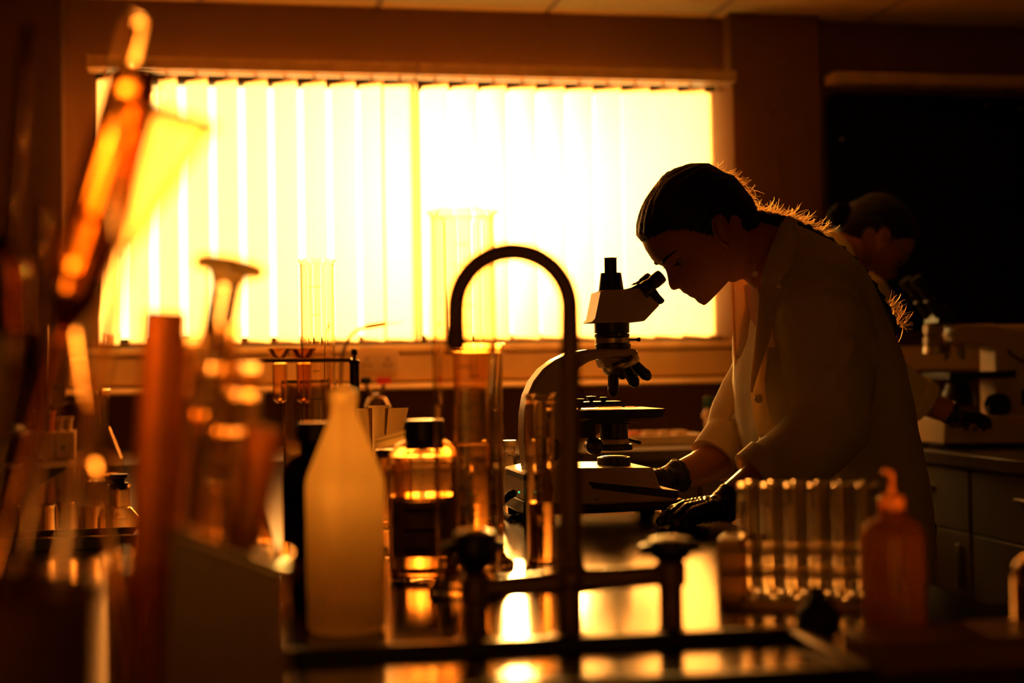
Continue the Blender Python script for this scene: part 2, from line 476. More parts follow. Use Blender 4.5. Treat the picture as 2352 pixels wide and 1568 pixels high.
# tile mesh was built in ceiling-local space around the world origin: shift it so its own origin is its centre
tm.data.transform(Matrix.Translation(OFFC))
for t in ceil.children: t.location = Vector(t.location) - OFFC
gb = MB()
for i in range(11): gb.rbox(-2.5 + .6 * i - .012, -2.5 + .6 * i + .012, VW - 1.9, VW, CEIL - .003, CEIL + .012)
for j in range(4): gb.rbox(-2.6, 3.6, VW - .6 * j - .012, VW - .6 * j + .012, CEIL - .003, CEIL + .012)
gb.build('grid', M['metal_w'], ceil)
# window wall, opening for window 1 (and the covered window 2)
SILL, WTOP = 1.235, 2.165
WL, WR = -.454, 1.742
w = MB()
w.rbox(U0, WL, VW, VW + .15, 0, CEIL + .1); w.rbox(WR, U1, VW, VW + .15, 0, CEIL + .1)
w.rbox(WL, WR, VW, VW + .15, 0, SILL); w.rbox(WL, WR, VW, VW + .15, WTOP, CEIL + .1)
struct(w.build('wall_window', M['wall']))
struct(MB().rbox(U0 - .1, U0, V0, VW + .15, 0, CEIL + .1).build('wall_left', M['wall_shaded']))
struct(MB().rbox(U1, U1 + .1, V0, VW + .15, 0, CEIL + .1).build('wall_right', M['wall_shaded']))
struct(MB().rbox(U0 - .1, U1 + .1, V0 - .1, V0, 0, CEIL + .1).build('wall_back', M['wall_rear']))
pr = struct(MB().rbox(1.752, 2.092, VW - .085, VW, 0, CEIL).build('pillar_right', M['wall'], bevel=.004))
struct(MB().rbox(-.95, -.545, VW - .085, VW, 0, CEIL).build('pillar_left', M['wall_shaded'], bevel=.004))  # wall paint darkened here to stand for the pillar's shade
# window 1: dark frame, transom, mullion, panes
win = struct(MB().rbox(WL, WR, VW + .02, VW + .075, SILL, SILL + .035).build('window_1', M['frame']))
f = MB()
f.rbox(WL, WL + .04, VW + .02, VW + .075, SILL, WTOP); f.rbox(WR - .04, WR, VW + .02, VW + .075, SILL, WTOP)
f.rbox(WL, WR, VW + .02, VW + .075, 2.134, 2.163)
f.build('frame', M['frame'], win, bevel=.003)
MB().rbox(.630, .645, VW + .015, VW + .08, SILL, WTOP).build('mullion', M['frame'], win, bevel=.003)
for a, b in ((WL + .04, .630), (.645, WR - .04)):
    MB().rbox(a, b, VW + .045, VW + .05, SILL + .03, 2.14).build('pane', M['pane'], win)
MB().rbox(WL - .03, WR + .01, VW - .06, VW + .02, SILL - .025, SILL).build('sill', M['trunk'], win, bevel=.004)

# vertical blinds
SW, SA_ = .127, math.radians(57)
def blind(u0, u1, n, label, phase):
    root = empty('vertical_blind', R((u0 + u1) / 2, VW - .12, 2.185), label, 'blind', 'vertical blinds at the window')
    h = MB().rbox(u0 - .01, u1 + .005, VW - .165, VW - .075, 2.142, 2.183).build('headrail', M['metal_w'], root, bevel=.004)
    MB().rbox(u0, u1, VW - .13, VW - .11, 2.138, 2.1425).build('track_slot', M['metal_w'], h)
    sl = MB()
    rows = []
    for k in range(9):
        x = (k / 8 - .5) * SW
        bow = .006 * (1 - (2 * k / 8 - 1) ** 2)
        rows.append([Vector((x, bow, z)) for z in (0, .3, .6, .875)])
    sl.sheet(rows, .0008, (0, 1, 0))
    proto = sl.build('slat', M['slat'], None)
    proto.data.transform(Matrix.Translation(Vector(proto.location)))
    sp = (u1 - u0) / n
    hk = MB()
    for i in range(n):
        o = proto if i == 0 else proto.copy()
        if i: COL.objects.link(o)
        o.parent = root
        u = u0 + sp * (i + .5)
        # the direction right edge = towards the camera
        o.location = R(u, VW - .12, SILL + .012) - OFF[root.name].translation
        a = -(SA_ + math.radians(random.uniform(-1.6, 1.6)) + (math.radians(phase) if i == n - 1 else 0))
        o.rotation_euler = (0, 0, ANG + a)
        hk.obox(R(u, VW - .12, 2.128), .004, .004, .012)
    hk.build('hanger_hooks', M['metal_w'], root)['kind'] = 'stuff'
    ch = MB()
    for i in range(n - 1):
        p = R(u0 + sp * (i + .5), VW - .12, SILL + .016); q = R(u0 + sp * (i + 1.5), VW - .12, SILL + .016)
        ch.tube([p, (p + q) / 2 - Vector((0, 0, .006)), q], .0012, 5)
    ch.build('link_chain', M['white_plastic'], root)
    return root
blind(-.452, .606, 11, 'vertical fabric blind on the lamp-free side of the mullion, with dark frame squares showing above its gaps', -24)
blind(.628, 1.740, 11, 'vertical fabric blind between the mullion and the pillar, behind the bent woman', 0)
bl = [o for o in COL.objects if o.name.startswith('vertical_blind')]
bl[0]['label'] = 'backlit vertical blind with wide gaps, behind the leaning glassware'
bl[1]['label'] = 'backlit vertical blind with narrow gaps, between mullion and pillar'
# second window: blackout board and its own headrail
o = MB().rbox(2.11, 3.4, VW - .165, VW - .075, 2.150, 2.190).build('blind_headrail', M['metal_w'], bevel=.004)
tag(o, 'dim metal headrail over the blackout board, right of the pillar', 'headrail')
sb = MB()
for i in range(8): sb.rbox(2.16 + .13 * i, 2.27 + .13 * i, VW - .14, VW - .10, 2.138, 2.150)
sb.build('track_slot', M['steel'], o)
b = MB()
rr = .035
pts = []
for cx, cz, a0 in ((2.135 + rr, 2.13 - rr, PI), (3.38 - rr, 2.13 - rr, PI / 2), (3.38 - rr, 1.26 + rr, 0), (2.135 + rr, 1.26 + rr, -PI / 2)):
    for k in range(6):
        a = a0 - k * PI / 10
        pts.append(R(cx + rr * math.cos(a), VW - .06, cz + rr * math.sin(a)))
b.prism(pts, N3 * .03)
bb = tag(b.build('blackout_board', M['black']), 'black blackout board with rounded corners covering the second window', 'board')
for (px, py) in ((1933, 320), (2265, 243), (2344, 250)):
    p = RV(px, py, VW - .062)
    MB().lathe(p, [(0, -.001), (.006, 0), (.005, .003), (0, .004)], 10, -N3).build('rivet', M['steel'], bb)
# dado trunking, sockets and ledge under the window
o = struct(MB().rbox(-.545, 3.5, VW - .05, VW, 1.112, 1.205).build('trim_1', M['trunk'], bevel=.006), 'cream cable trunking under the window sill')
l = MB()
prof = [(VW, 1.104), (VW - .085, 1.104), (VW - .100, 1.098), (VW - .106, 1.088), (VW - .100, 1.082), (VW, 1.080)]
l.prism([R(-.545, v, z) for v, z in prof], U3 * 2.29)
struct(l.build('trim_2', M['trunk'], sharp=60), 'pale ledge with rounded edge below the trunking')
struct(MB().rbox(-2.6, -.95, VW - .05, VW, 1.112, 1.205).build('trim_3', M['trunk'], bevel=.006), 'dim trunking along the wall left of the pillar')
for px, lab in ((866, 'double socket outlet on the trunking above the red gas tap'), (1108, 'double socket outlet on the trunking behind the tall measuring cylinder')):
    c = RV(px, 833, VW - .05)
    s = MB().obox(c - N3 * .005, .073, .005, .036).build('socket_outlet', M['white_plastic'], bevel=.003)
    tag(s, lab, 'socket')
    for sx in (-.036, .036):
        MB().obox(c + U3 * sx + Vector((0, 0, .012)) - N3 * .0105, .003, .001, .005).build('pin_slot', M['ink'], s)
        MB().obox(c + U3 * (sx - .010) - Vector((0, 0, .008)) - N3 * .0105, .005, .001, .0025).build('pin_slot', M['ink'], s)
        MB().obox(c + U3 * (sx + .010) - Vector((0, 0, .008)) - N3 * .0105, .005, .001, .0025).build('pin_slot', M['ink'], s)

# ================================================================== benches
VB = 4.07
wt = MB()
Lp = [(-.45, .22), (1.9, .22), (1.9, 1.35), (.76, 1.35), (.76, VB - .002), (-.45, VB - .002)]
wt.prism([R(u, v, BENCH - .036) for u, v in Lp], Vector((0, 0, .036)))
isl = tag(wt.build('island_worktop', M['bench'], bevel=.003), 'glossy black worktop of the island bench carrying the glassware', 'worktop')
bo = tag(MB().rbox(-2.55, 3.55, VB, VW - .012, BENCH - .036, BENCH).build('wall_worktop', M['backbench'], bevel=.003), 'brown worktop along the window wall', 'worktop')
so = tag(MB().rbox(1.895, 3.5, 2.3, VB - .004, BENCH - .036, BENCH).build('side_worktop', M['backbench'], bevel=.003), 'brown worktop under the second microscope', 'worktop')
def cabinet(c, ax, ay, w, d, label, group, drawers=1, h=BENCH - .0372):
    """base unit: c = front centre on the floor, ax along the front, ay into the carcass"""
    Z = Vector((0, 0, 1))
    r = empty('base_cabinet', c, label, 'cabinet', group)
    MB().obox(c + ay * (d / 2 + .01) + Z * (h / 2 + .04), w / 2 - .002, d / 2 - .012, h / 2 - .04, ax, ay).build('carcass', M['cabinet'], r)
    MB().obox(c + ay * (d / 2 + .03) + Z * .042, w / 2 - .002, d / 2 - .03, .042, ax, ay).build('plinth', M['dark'], r)
    top = h - .006
    if drawers:
        dr = MB().obox(c + Z * (top - .085), w / 2 - .004, .010, .082, ax, ay).build('drawer', M['cabinet'], r, bevel=.002)
        MB().obox(c + Z * (top - .06) - ay * .018, .06, .006, .006, ax, ay).build('handle', M['steel'], dr, bevel=.002)
        top -= .172
    do = MB().obox(c + Z * ((top + .09) / 2), w / 2 - .004, .010, (top - .09) / 2, ax, ay).build('door', M['cabinet'], r, bevel=.002)
    MB().obox(c + ax * (w / 2 - .05) + Z * (top - .09) - ay * .018, .006, .006, .06, ax, ay).build('handle', M['steel'], do, bevel=.002)
    return r
for u, lb in ((1.06, 'pale base cabinet under the window-wall worktop, straight behind the microscope'), (1.66, 'pale base cabinet under the window-wall worktop, at the corner of the side bench'), (-.75, 'pale base cabinet under the window-wall worktop, next to the island'), (-1.35, 'pale base cabinet under the window-wall worktop, below the dark red drum')):
    cabinet(R(u, VB + .03), U3, N3, .598, .70, lb, 'base cabinets under the window-wall worktop')
names = ['nearest the front of the room', 'next along from the nearest one', 'closest to the window wall']
for i, v in enumerate((2.6, 3.2, 3.75)):
    cabinet(R(1.925, v), -N3, U3, .58 if i < 2 else .5, .6, 'dim side-bench base cabinet with drawer and door, ' + names[i], 'base cabinets under the side worktop')
for i, v in enumerate((1.65, 2.25, 2.85)):
    cabinet(R(.735, v), N3, -U3, .598, .55, 'base cabinet under the island worktop, ' + ('below the woman\'s hands', 'below the microscope', 'at the window-wall end')[i], 'base cabinets under the island worktop')
for i, u in enumerate((1.1, 1.7)):
    cabinet(R(u, 1.325), -U3, -N3, .598, .9, 'base cabinet under the island wing, ' + ('below the tube rack', 'at its outer end')[i], 'base cabinets under the island wing')
for i, v in enumerate((.6, 1.2, 1.8, 2.4, 3.0)):
    cabinet(R(-.425, v), -N3, U3, .598, .55, 'base cabinet on the outer face of the island, below the ' + ('brown pot', 'large beaker', 'squeeze bottle', 'dark sample tray', 'conical flask')[i], 'base cabinets on the outer island face')
# ================================================================== microscope in the middle
def prism_t(px, t0, t1):                    # side outline in picture coordinates on the symmetry plane, given width across it
    m = MB(); m.prism([PT(x, y, 0) + T3 * t0 for x, y in px], T3 * (t1 - t0)); return m
Z = Vector((0, 0, 1))
mpp = (PT(1400, 900) - PT(1300, 900)).length / 100
mic = empty('microscope', Vector((PT(1356, 1175).x, PT(1356, 1175).y, BENCH)), 'pale compound microscope with black eyepieces, leaned into by the woman', 'microscope')
def onb(px): p = PT(px, 1100); p.z = BENCH; return p
# base: white body, black trim bands
bw = MB()
bw.prism([PT(x, y) + T3 * -.088 for x, y in ((1180, 1142), (1180, 1079), (1240, 1067), (1467, 1066), (1484, 1112), (1524, 1118), (1520, 1141), (1333, 1149))], T3 * .176)
base = bw.build('base', M['scope_w'], mic, bevel=.004)
prism_t([(1322, 1097), (1524, 1117), (1521, 1135), (1333, 1112)], -.0895, .0895).build('trim_band', M['scope_b'], base, bevel=.001)
fp = prism_t([(1333, 1147), (1518, 1138), (1535, 1134), (1536, 1152), (1519, 1159), (1333, 1168), (1180, 1172), (1180, 1140)], -.086, .086)
fp.build('foot_plate', M['scope_b'], mic, bevel=.003)
for px in (1200, 1510):
    for t in (-.065, .065):
        p = onb(px) + T3 * t + Z * .0003
        MB().lathe(p, [(0, 0), (.013, 0), (.014, .024), (0, .024)], 16).build('rubber_foot', M['rubber'], mic)
prism_t([(1179, 1082), (1193, 1084), (1193, 1096), (1179, 1094)], -.06, .089).build('rear_vent', M['scope_b'], base)
prism_t([(1183, 1109), (1217, 1120), (1217, 1140), (1183, 1140)], .06, .0892).build('socket_panel', M['scope_b'], base)
MB().lathe(PT(1192, 1130, .0892), [(0, 0), (.0016, 0), (.0014, .002), (0, .0025)], 10, T3).build('power_light', M['led_g'], base)
# printed number on the side
cu = bpy.data.curves.new('model_number', 'FONT'); cu.body = '25'; cu.size = .0075; cu.extrude = .0001
to = bpy.data.objects.new('model_number', cu); COL.objects.link(to)
bpy.context.view_layer.update()
tmesh = bpy.data.meshes.new_from_object(to.evaluated_get(bpy.context.evaluated_depsgraph_get()))
bpy.data.objects.remove(to); tmesh.materials.clear(); tmesh.materials.append(M['ink'])
to = bpy.data.objects.new('model_number', tmesh); COL.objects.link(to); to.parent = base
to.rotation_euler = (math.radians(90), 0, ANG)
to.location = PT(1336, 1139) + T3 * .0886 - OFF[mic.name].translation
# arm
arm = prism_t([(1203, 1078), (1196, 1010), (1197, 950), (1204, 908), (1218, 875), (1240, 847), (1268, 826), (1300, 811), (1340, 803), (1400, 800.5), (1453, 801), (1456, 812), (1452, 822), (1373, 822), (1345, 830), (1322, 844), (1309, 868), (1304, 900), (1303, 1072)], -.03, .03)
arm = arm.build('arm', M['scope_w'], mic, bevel=.006, segs=3)
for sgn, nm in ((1, 'focus_knob'),):
    kb = MB().lathe(PT(1252, 1030) + T3 * .030, [(0, 0), (.020, 0), (.020, .014), (.012, .016), (.012, .030), (0, .031)], 28, T3)
    kb.build(nm, M['scope_b'], arm)
ck = MB(); ck.lathe(PT(1252, 1030) - T3 * .030, [(0, 0), (.020, 0), (.020, .014), (.012, .016), (.012, .030), (0, .031)], 28, -T3)
ck.build('focus_knob', M['scope_b'], arm)
# neck rings under the head
cx = 1405.5
def ring(y0, y1, x0, x1, name, m, parent=mic):
    c = (x0 + x1) / 2; p0 = PT(c, y1); p1 = PT(c, y0); r = (x1 - x0) / 2 * mpp; h = (p1 - p0).length
    e = min(.0012, h / 4)
    return MB().lathe(p0, [(0, 0), (r - e, 0), (r, e), (r, h - e), (r - e, h), (0, h)], 48).build(name, m, parent)
neck = ring(741, 765, 1366, 1445, 'neck', M['scope_b'])
ring(766, 775, 1366, 1445, 'neck_ring', M['scope_b'], neck)
ring(775.5, 789, 1367.5, 1446, 'metal_collar', M['steel'], neck)
ring(789.5, 801, 1367.5, 1448, 'lower_ring', M['scope_b'], neck)
ring(762, 792, 1372, 1441, 'core', M['scope_b'], neck)
MB().lathe(PT(1440, 780, .01), [(0, 0), (.0018, 0), (.0018, .016), (.0032, .019), (.0036, .023), (0, .0235)], 14, U3).build('lock_screw', M['scope_b'], neck)
MB().lathe(PT(1421, 768, .0285), [(0, 0), (.003, 0), (.0025, .003), (0, .003)], 12, T3).build('lock_screw', M['steel'], neck)
# head
hd = prism_t([(1348, 742), (1352, 737), (1356, 733), (1369, 670), (1376, 668), (1434, 666), (1444, 664.5), (1462, 663.5), (1503, 702), (1468, 739), (1441, 741.5)], -.034, .034).build('head', M['scope_w'], mic, bevel=.004, segs=3)
prism_t([(1434, 665), (1452, 655), (1474, 651), (1487, 656), (1502, 678), (1513, 690), (1514, 695), (1504, 702), (1462, 663.5)], -.036, .036).build('front_plate', M['scope_b'], hd, bevel=.003)
def frustum(y0, y1, l0, r0, l1, r1, name, m, parent, n=4):
    c = (l1 + r1) / 2
    p0, p1 = PT(c, y1), PT((l0 + r0) / 2, y0)
    return MB().lathe(p0, [(0, 0), ((r1 - l1) / 2 * mpp, 0), ((r0 - l0) / 2 * mpp, (p1 - p0).length), (0, (p1 - p0).length)], 32).build(name, m, parent)
ph = frustum(627, 668, 1380.5, 1427, 1375, 1432.5, 'photo_port', M['scope_b'], mic)
frustum(593.5, 628, 1388.5, 1416.5, 1388.5, 1416.5, 'tube', M['scope_b'], ph)
frustum(592, 594, 1386.8, 1417.8, 1388, 1416.8, 'lip', M['scope_b'], ph)
def eyepiece(t, name):
    a, b = PT(1478, 668, .031), PT(1522, 631, .031)
    d = (b - a).normalized(); L = (b - a).length
    sh = T3 * (t - .031)
    r = .0112
    e = MB().lathe(a + sh - d * .004, [(0, 0), (.0135, 0), (.0135, .016), (.0118, .018), (.0118, .022), (r, .023), (r, L - .018), (.0122, L - .016), (.0122, L - .002), (.0112, L + .002), (.0075, L + .002), (.007, L - .006), (0, L - .006)], 32, d)
    return e.build(name, M['scope_b'], mic)
eyepiece(.031, 'eyepiece'); eyepiece(-.031, 'eyepiece')
# nosepiece and objectives
tc_ = PT(1426, 834); ax = (U3 * math.sin(math.radians(24)) - Z * math.cos(math.radians(24))).normalized()
prism_t([(1373, 821), (1381, 846), (1400, 842), (1455, 822)], -.026, .026).build('nosepiece_mount', M['scope_w'], mic, bevel=.004)
npc = MB().lathe(tc_ - ax * .006, [(0, 0), (.031, 0), (.033, .003), (.033, .011), (.030, .015), (.0, .017)], 48, ax).build('nosepiece', M['steel'], mic)
MB().lathe(tc_ - ax * .008, [(.0, 0), (.034, 0), (.0342, .002), (0, .002)], 48, ax).build('knurled_ring', M['scope_b'], npc)
side = T3
e1 = ax.cross(T3).normalized()
if e1.dot(U3) > 0: e1 = -e1                 # e1 points to the arm side
for az, L, nm in ((0, .043, 0), (90, .040, 0), (180, .043, 0), (270, .024, 0), (225, .030, 0)):
    a = math.radians(az); rad = e1 * math.cos(a) + T3 * math.sin(a)
    d = (ax * math.cos(math.radians(24)) + rad * -math.sin(math.radians(24)) * -1).normalized()
    st = tc_ + ax * .007 + rad * .0185
    ob = MB().lathe(st, [(0, 0), (.0105, 0), (.0105, .004), (.0093, .006), (.0093, L - .016), (.0098, L - .015), (.0098, L - .009), (.0060, L - .002), (.0034, L), (0, L)], 24, d).build('objective', M['scope_b'], npc)
# stage
stg = prism_t([(1310, 940), (1504, 936), (1505, 939), (1498, 955), (1470, 958), (1345, 961), (1312, 957)], -.075, .062).build('stage', M['scope_b'], mic, bevel=.0015)
prism_t([(1322, 924), (1432, 921), (1433, 928), (1322, 934)], -.05, -.012).build('slide_holder', M['scope_b'], stg, bevel=.0008)
prism_t([(1370, 935), (1456, 932.5), (1456, 934), (1370, 937)], -.01, .022).build('glass_slide', M['glass'], stg)
MB().tube([PT(1412, 928, .02), PT(1424, 929, .03), PT(1433, 932, .02)], .0022, 8).build('slide_clip', M['scope_b'], stg)
for px, y0, y1, wd in ((1331, 916, 942, 11), (1358, 910, 926, 11), (1386, 912, 925, 8)):
    p = PT(px, y1, -.03); h = (y1 - y0) * mpp
    MB().lathe(p, [(0, 0), (.003, 0), (.0032, h - .009), (wd * mpp, h - .004), (wd * mpp, h), (0, h + .0005)], 18).build('stage_screw', M['scope_b'], stg)
prism_t([(1313, 961), (1340, 959), (1338, 962), (1313, 966)], -.06, .05).build('under_plate', M['steel'], stg)
prism_t([(1345, 961), (1436, 957), (1434, 973), (1345, 972)], -.03, .03).build('bracket', M['scope_b'], mic)
prism_t([(1303, 962), (1362, 966), (1362, 1006), (1303, 1000)], -.018, .018).build('carrier', M['scope_b'], mic)
cond = ring(970, 1007, 1379, 1442, 'condenser', M['scope_b'])
ring(1007, 1019, 1372, 1446, 'pale_ring', M['scope_w'], cond)
ring(1019.5, 1033, 1370, 1452, 'iris_ring', M['scope_b'], cond)
MB().tube([PT(1442, 1008, .015), PT(1456, 1013, .018), PT(1468, 1016, .02)], [.002, .003, .0038], 12, 'round').build('iris_lever', M['scope_b'], cond)
MB().tube([PT(1432, 968, .03), PT(1471, 969, .03)], .0007, 8).build('pointer_rod', M['steel'], cond)
MB().lathe(PT(1436, 972, .02), [(0, 0), (.006, 0), (.006, .012), (0, .012)], 16, Z).build('centering_screw', M['scope_b'], cond)
MB().lathe(PT(1354, 1022) + T3 * .018, [(0, 0), (.0135, 0), (.0145, .002), (.0145, .018), (.012, .020), (0, .0205)], 32, T3).build('stage_knob', M['scope_b'], mic)
# illuminator on the base
il = ring(1049, 1068, 1372.5, 1447.5, 'illuminator', M['scope_b'])
MB().lathe(PT(1410, 1049.5), [(0, 0), (.0235, 0), (.022, .0016), (.012, .003), (0, .0035)], 40).build('field_lens', M['lens'], il)
# power cable with ribbed strain relief, lying on the bench behind the cylinder
cab = MB()
a = PT(1181, 1130, .075)
pts = [a + U3 * -.001, PT(1172, 1139, .078), PT(1150, 1150, .08)]
cpath = cat_mull([a, PT(1166, 1142, .08), G(1148, 1178) + Z * .007, G(1180, 1196) + Z * .0052, G(1213, 1172) + Z * .0052, G(1190, 1150) + Z * .0052, G(1120, 1140) + Z * .0052, G(1060, 1120) + Z * .0052])
cab.tube(cpath, .0042, 10)
cab = cab.build('power_cable', M['rubber'], mic)
rb = MB()
for k in range(9):
    q = cpath[2 + k]; d = (cpath[3 + k] - cpath[1 + k]).normalized()
    rb.lathe(q, [(0, 0), (.0072 - k * .0003, 0), (.0072 - k * .0003, .0022), (0, .0022)], 14, d)
rb.build('strain_relief', M['rubber'], cab)

# ================================================================== second microscope, far right
D2 = 4.1
def W2(px, py, t=0.0):
    c = W(2240, 900, D2); d = ray(px, py); k = (c + T3 * t - CAM).dot(T3) / d.dot(T3); return CAM + d * k
p0 = W2(2240, 1000); p0.z = BENCH
m2 = empty('microscope', p0, 'white microscope in the dim corner, on the side worktop', 'microscope')
def pz(px, t0, t1): m = MB(); m.prism([W2(x, y) + T3 * t0 for x, y in px], T3 * (t1 - t0)); return m
mp2 = mpp * 4.1 / 2.42
ybb = 784 - FPX * (p0 - CAM).dot(_u) / (p0 - CAM).dot(_f)
b2 = pz([(2130, ybb - 8), (2132, 956), (2340, 948), (2400, 950), (2400, ybb - 10)], -.10, .10).build('base', M['scope_w'], m2, bevel=.006)
for px in (2150, 2380):
    for t in (-.08, .08):
        q = W2(px, 1000) + T3 * t; q.z = BENCH + .0003; MB().lathe(q, [(0, 0), (.015, 0), (.015, .03), (0, .03)], 12).build('rubber_foot', M['rubber'], m2)
pz([(2128, ybb - 12), (2400, ybb - 14), (2400, ybb - 8), (2128, ybb - 6)], -.102, .102).build('trim_band', M['scope_b'], b2)
for px in (2218, 2238, 2258): MB().lathe(W2(px, 985, .1), [(0, -.001), (.006, 0), (.006, .006), (0, .007)], 14, T3).build('dial', M['scope_b'], b2)
pz([(2270, 955), (2268, 800), (2180, 792), (2172, 770), (2176, 746), (2262, 744), (2330, 760), (2356, 800), (2360, 955)], -.05, .05).build('arm', M['scope_w'], m2, bevel=.01, segs=3)
for px in (2325, 2343): pz([(px, 894), (px + 8, 894), (px + 8, 930), (px, 930)], .049, .052).build('vent_slot', M['scope_b'], m2)
MB().lathe(W2(2262, 766), [(0, 0), (.022, .002), (.026, .010), (.026, .13), (0, .135)], 28, U3).build('lamp_house', M['scope_w'], m2)
MB().tube(cat_mull([W2(2308, 786, .03), W2(2322, 812, .055), W2(2350, 830, .06), W2(2380, 838, .055)]), .004, 8).build('lamp_cable', M['rubber'], m2)
hd2 = pz([(2138, 745), (2142, 712), (2160, 700), (2176, 712), (2182, 745)], -.045, .045).build('head', M['scope_b'], m2, bevel=.005)
for t in (-.031, .031):
    a, b = W2(2150, 725) + T3 * t, W2(2090, 640) + T3 * t
    d = (b - a).normalized(); L = (b - a).length
    MB().lathe(a, [(0, 0), (.018, 0), (.018, L * .45), (.014, L * .47), (.014, L - .03), (.019, L - .028), (.019, L), (0, L)], 24, d).build('eyepiece', M['scope_b'], m2)
for y in (757, 783):
    MB().lathe(W2(2125, y), [(0, 0), (.014, 0), (.017, .003), (.017, .05), (.0, .056)], 24, U3).build('slider', M['scope_w'], m2)
np2 = MB().lathe(W2(2150, 795), [(0, 0), (.036, 0), (.038, -.02), (0, -.022)], 28, Z).build('nosepiece', M['steel'], m2)
for k in range(4):
    a = 2 * PI * k / 4 + .5; d = Vector((math.cos(a) * .3, math.sin(a) * .3, -1)).normalized()
    MB().lathe(W2(2190, 800) + Vector((math.cos(a) * .02, math.sin(a) * .02, .02)), [(0, 0), (.012, 0), (.012, .04), (.005, .055), (0, .055)], 16, d).build('objective', M['steel'], np2)
pz([(2150, 856), (2300, 850), (2300, 866), (2150, 872)], -.09, .08).build('stage', M['scope_b'], m2, bevel=.002)
MB().lathe(W2(2200, 930), [(0, 0), (.05, 0), (.045, .03), (.035, .05), (.03, .07), (0, .07)], 28).build('condenser', M['scope_b'], m2)
MB().lathe(W2(2285, 930, .05), [(0, 0), (.034, 0), (.034, .03), (.02, .032), (.02, .05), (0, .05)], 28, T3).build('focus_knob', M['scope_b'], m2)
# ================================================================== swan-neck tap on the near bench
def px2m(Y): return Y / FPX
YT = 1.30
TB = yb(1310, YT)
tp = empty('mixer_tap', W(1310, TB, YT), 'dark swan-neck bench tap with two round handles, arching before the window', 'tap')
k = px2m(YT)
col0 = W(1310, TB, YT); col0.z = BENCH
zb = W(1312, 1332, YT)                        # middle of the cross bar
ac = W(1178, 708, YT)
xd = Vector((1, 0, 0))
Rr = 131 * k
pts = [W(1312, 1300, YT), W(1310, 1100, YT), W(1310, 900, YT)]
arc = [ac + Vector((math.cos(a), 0, math.sin(a))) * Rr + Vector((0, 0, 0)) for a in np.linspace(0, PI, 25)]
left = [W(1047, 745, YT), W(1046, 775, YT)]
MB().tube(pts + arc + left, [.0108, .0106, .0098] + [.0088] * 27, 20).build('spout', M['tap'], tp)
nz = MB(); q = W(1046, 772, YT)
nz.lathe(q - Vector((0, 0, .014)), [(0, 0), (.0065, 0), (.009, .004), (.0098, .010), (.0098, .020), (.0078, .023), (0, .023)], 24)
nz.build('nozzle', M['tap'], tp)
MB().lathe(W(1312, 1352, YT), [(0, 0), (.014, 0), (.016, .006), (.016, .018), (.0125, .022), (.0125, .030), (.0095, .034), (0, .034)], 28).build('spout_collar', M['tap'], tp)
l0, r0 = W(1092, 1352, YT), W(1540, 1318, YT)
MB().tube([l0, l0.lerp(r0, .3), l0.lerp(r0, .5), l0.lerp(r0, .7), r0], [.0095, .010, .0125, .010, .0095], 20).build('cross_bar', M['tap'], tp)
for nm, q in enumerate((l0, r0)):
    f = q.copy(); f.z = BENCH
    H = q.z - BENCH
    MB().lathe(f, [(0, 0), (.020, 0), (.020, .004), (.014, .007), (.011, .012), (.011, H - .012), (.0145, H - .008), (.0145, H + .010), (.010, H + .014), (0, H + .014)], 24).build('leg', M['tap'], tp)
    hs = 1.0 if nm == 0 else .62
    hb = MB().lathe(q + Z * (.012 * hs), [(r_, h_ * hs) for r_, h_ in [(0, 0), (.009, 0), (.011, .006), (.0185, .014), (.0205, .022), (.0205, .034), (.0175, .040), (.008, .043), (0, .0435)]], 24)
    h = hb.build('handle', M['dark'], tp)
    for j in range(4):
        a = j * PI / 2 + .4
        MB().tube([q + Z * (.040 * hs) + Vector((math.cos(a), math.sin(a), 0)) * .012, q + Z * (.038 * hs) + Vector((math.cos(a), math.sin(a), 0)) * .027], [.006, .0052], 12, 'round').build('lobe', M['dark'], h)
MB().tube([col0, Vector((col0.x, col0.y, W(1312, 1345, YT).z))], .0115, 20).build('riser', M['tap'], tp)
MB().lathe(col0, [(0, 0), (.024, 0), (.024, .004), (.014, .008), (0, .008)], 28).build('base_flange', M['tap'], tp)

# shallow black tray in front of the tap
c0, c1 = G(590, 1530), G(1745, 1477)
tu = (c1 - c0); tu.z = 0; tl = tu.length; tu.normalize(); tv = Vector((-tu.y, tu.x, 0))
tr = MB()
mid = (c0 + c1) / 2 - tv * .012
tr.obox(mid - tv * .084 + Z * .0035, tl / 2 + .03, .090, .0025, tu, tv)
tray = tag(tr.build('spill_tray', M['bench'], origin=mid), 'shallow black spill tray with raised rims, in front of the tap', 'tray')
for s_, t_ in ((0, 1), (-.168, 1)):
    MB().obox(mid + tv * s_ + Z * .0087, tl / 2 + .035, .008, .0075, tu, tv).build('rim', M['dark'], tray, bevel=.004)
for e in (-1, 1):
    MB().obox(mid + tu * (e * (tl / 2 + .028)) - tv * .084 + Z * .0087, .008, .078, .0075, tu, tv).build('rim', M['dark'], tray, bevel=.004)

# ================================================================== bottles and cylinders on the island
def base_at(px, Y): 
    p = W(px, yb(px, Y), Y); p.z = BENCH; return p
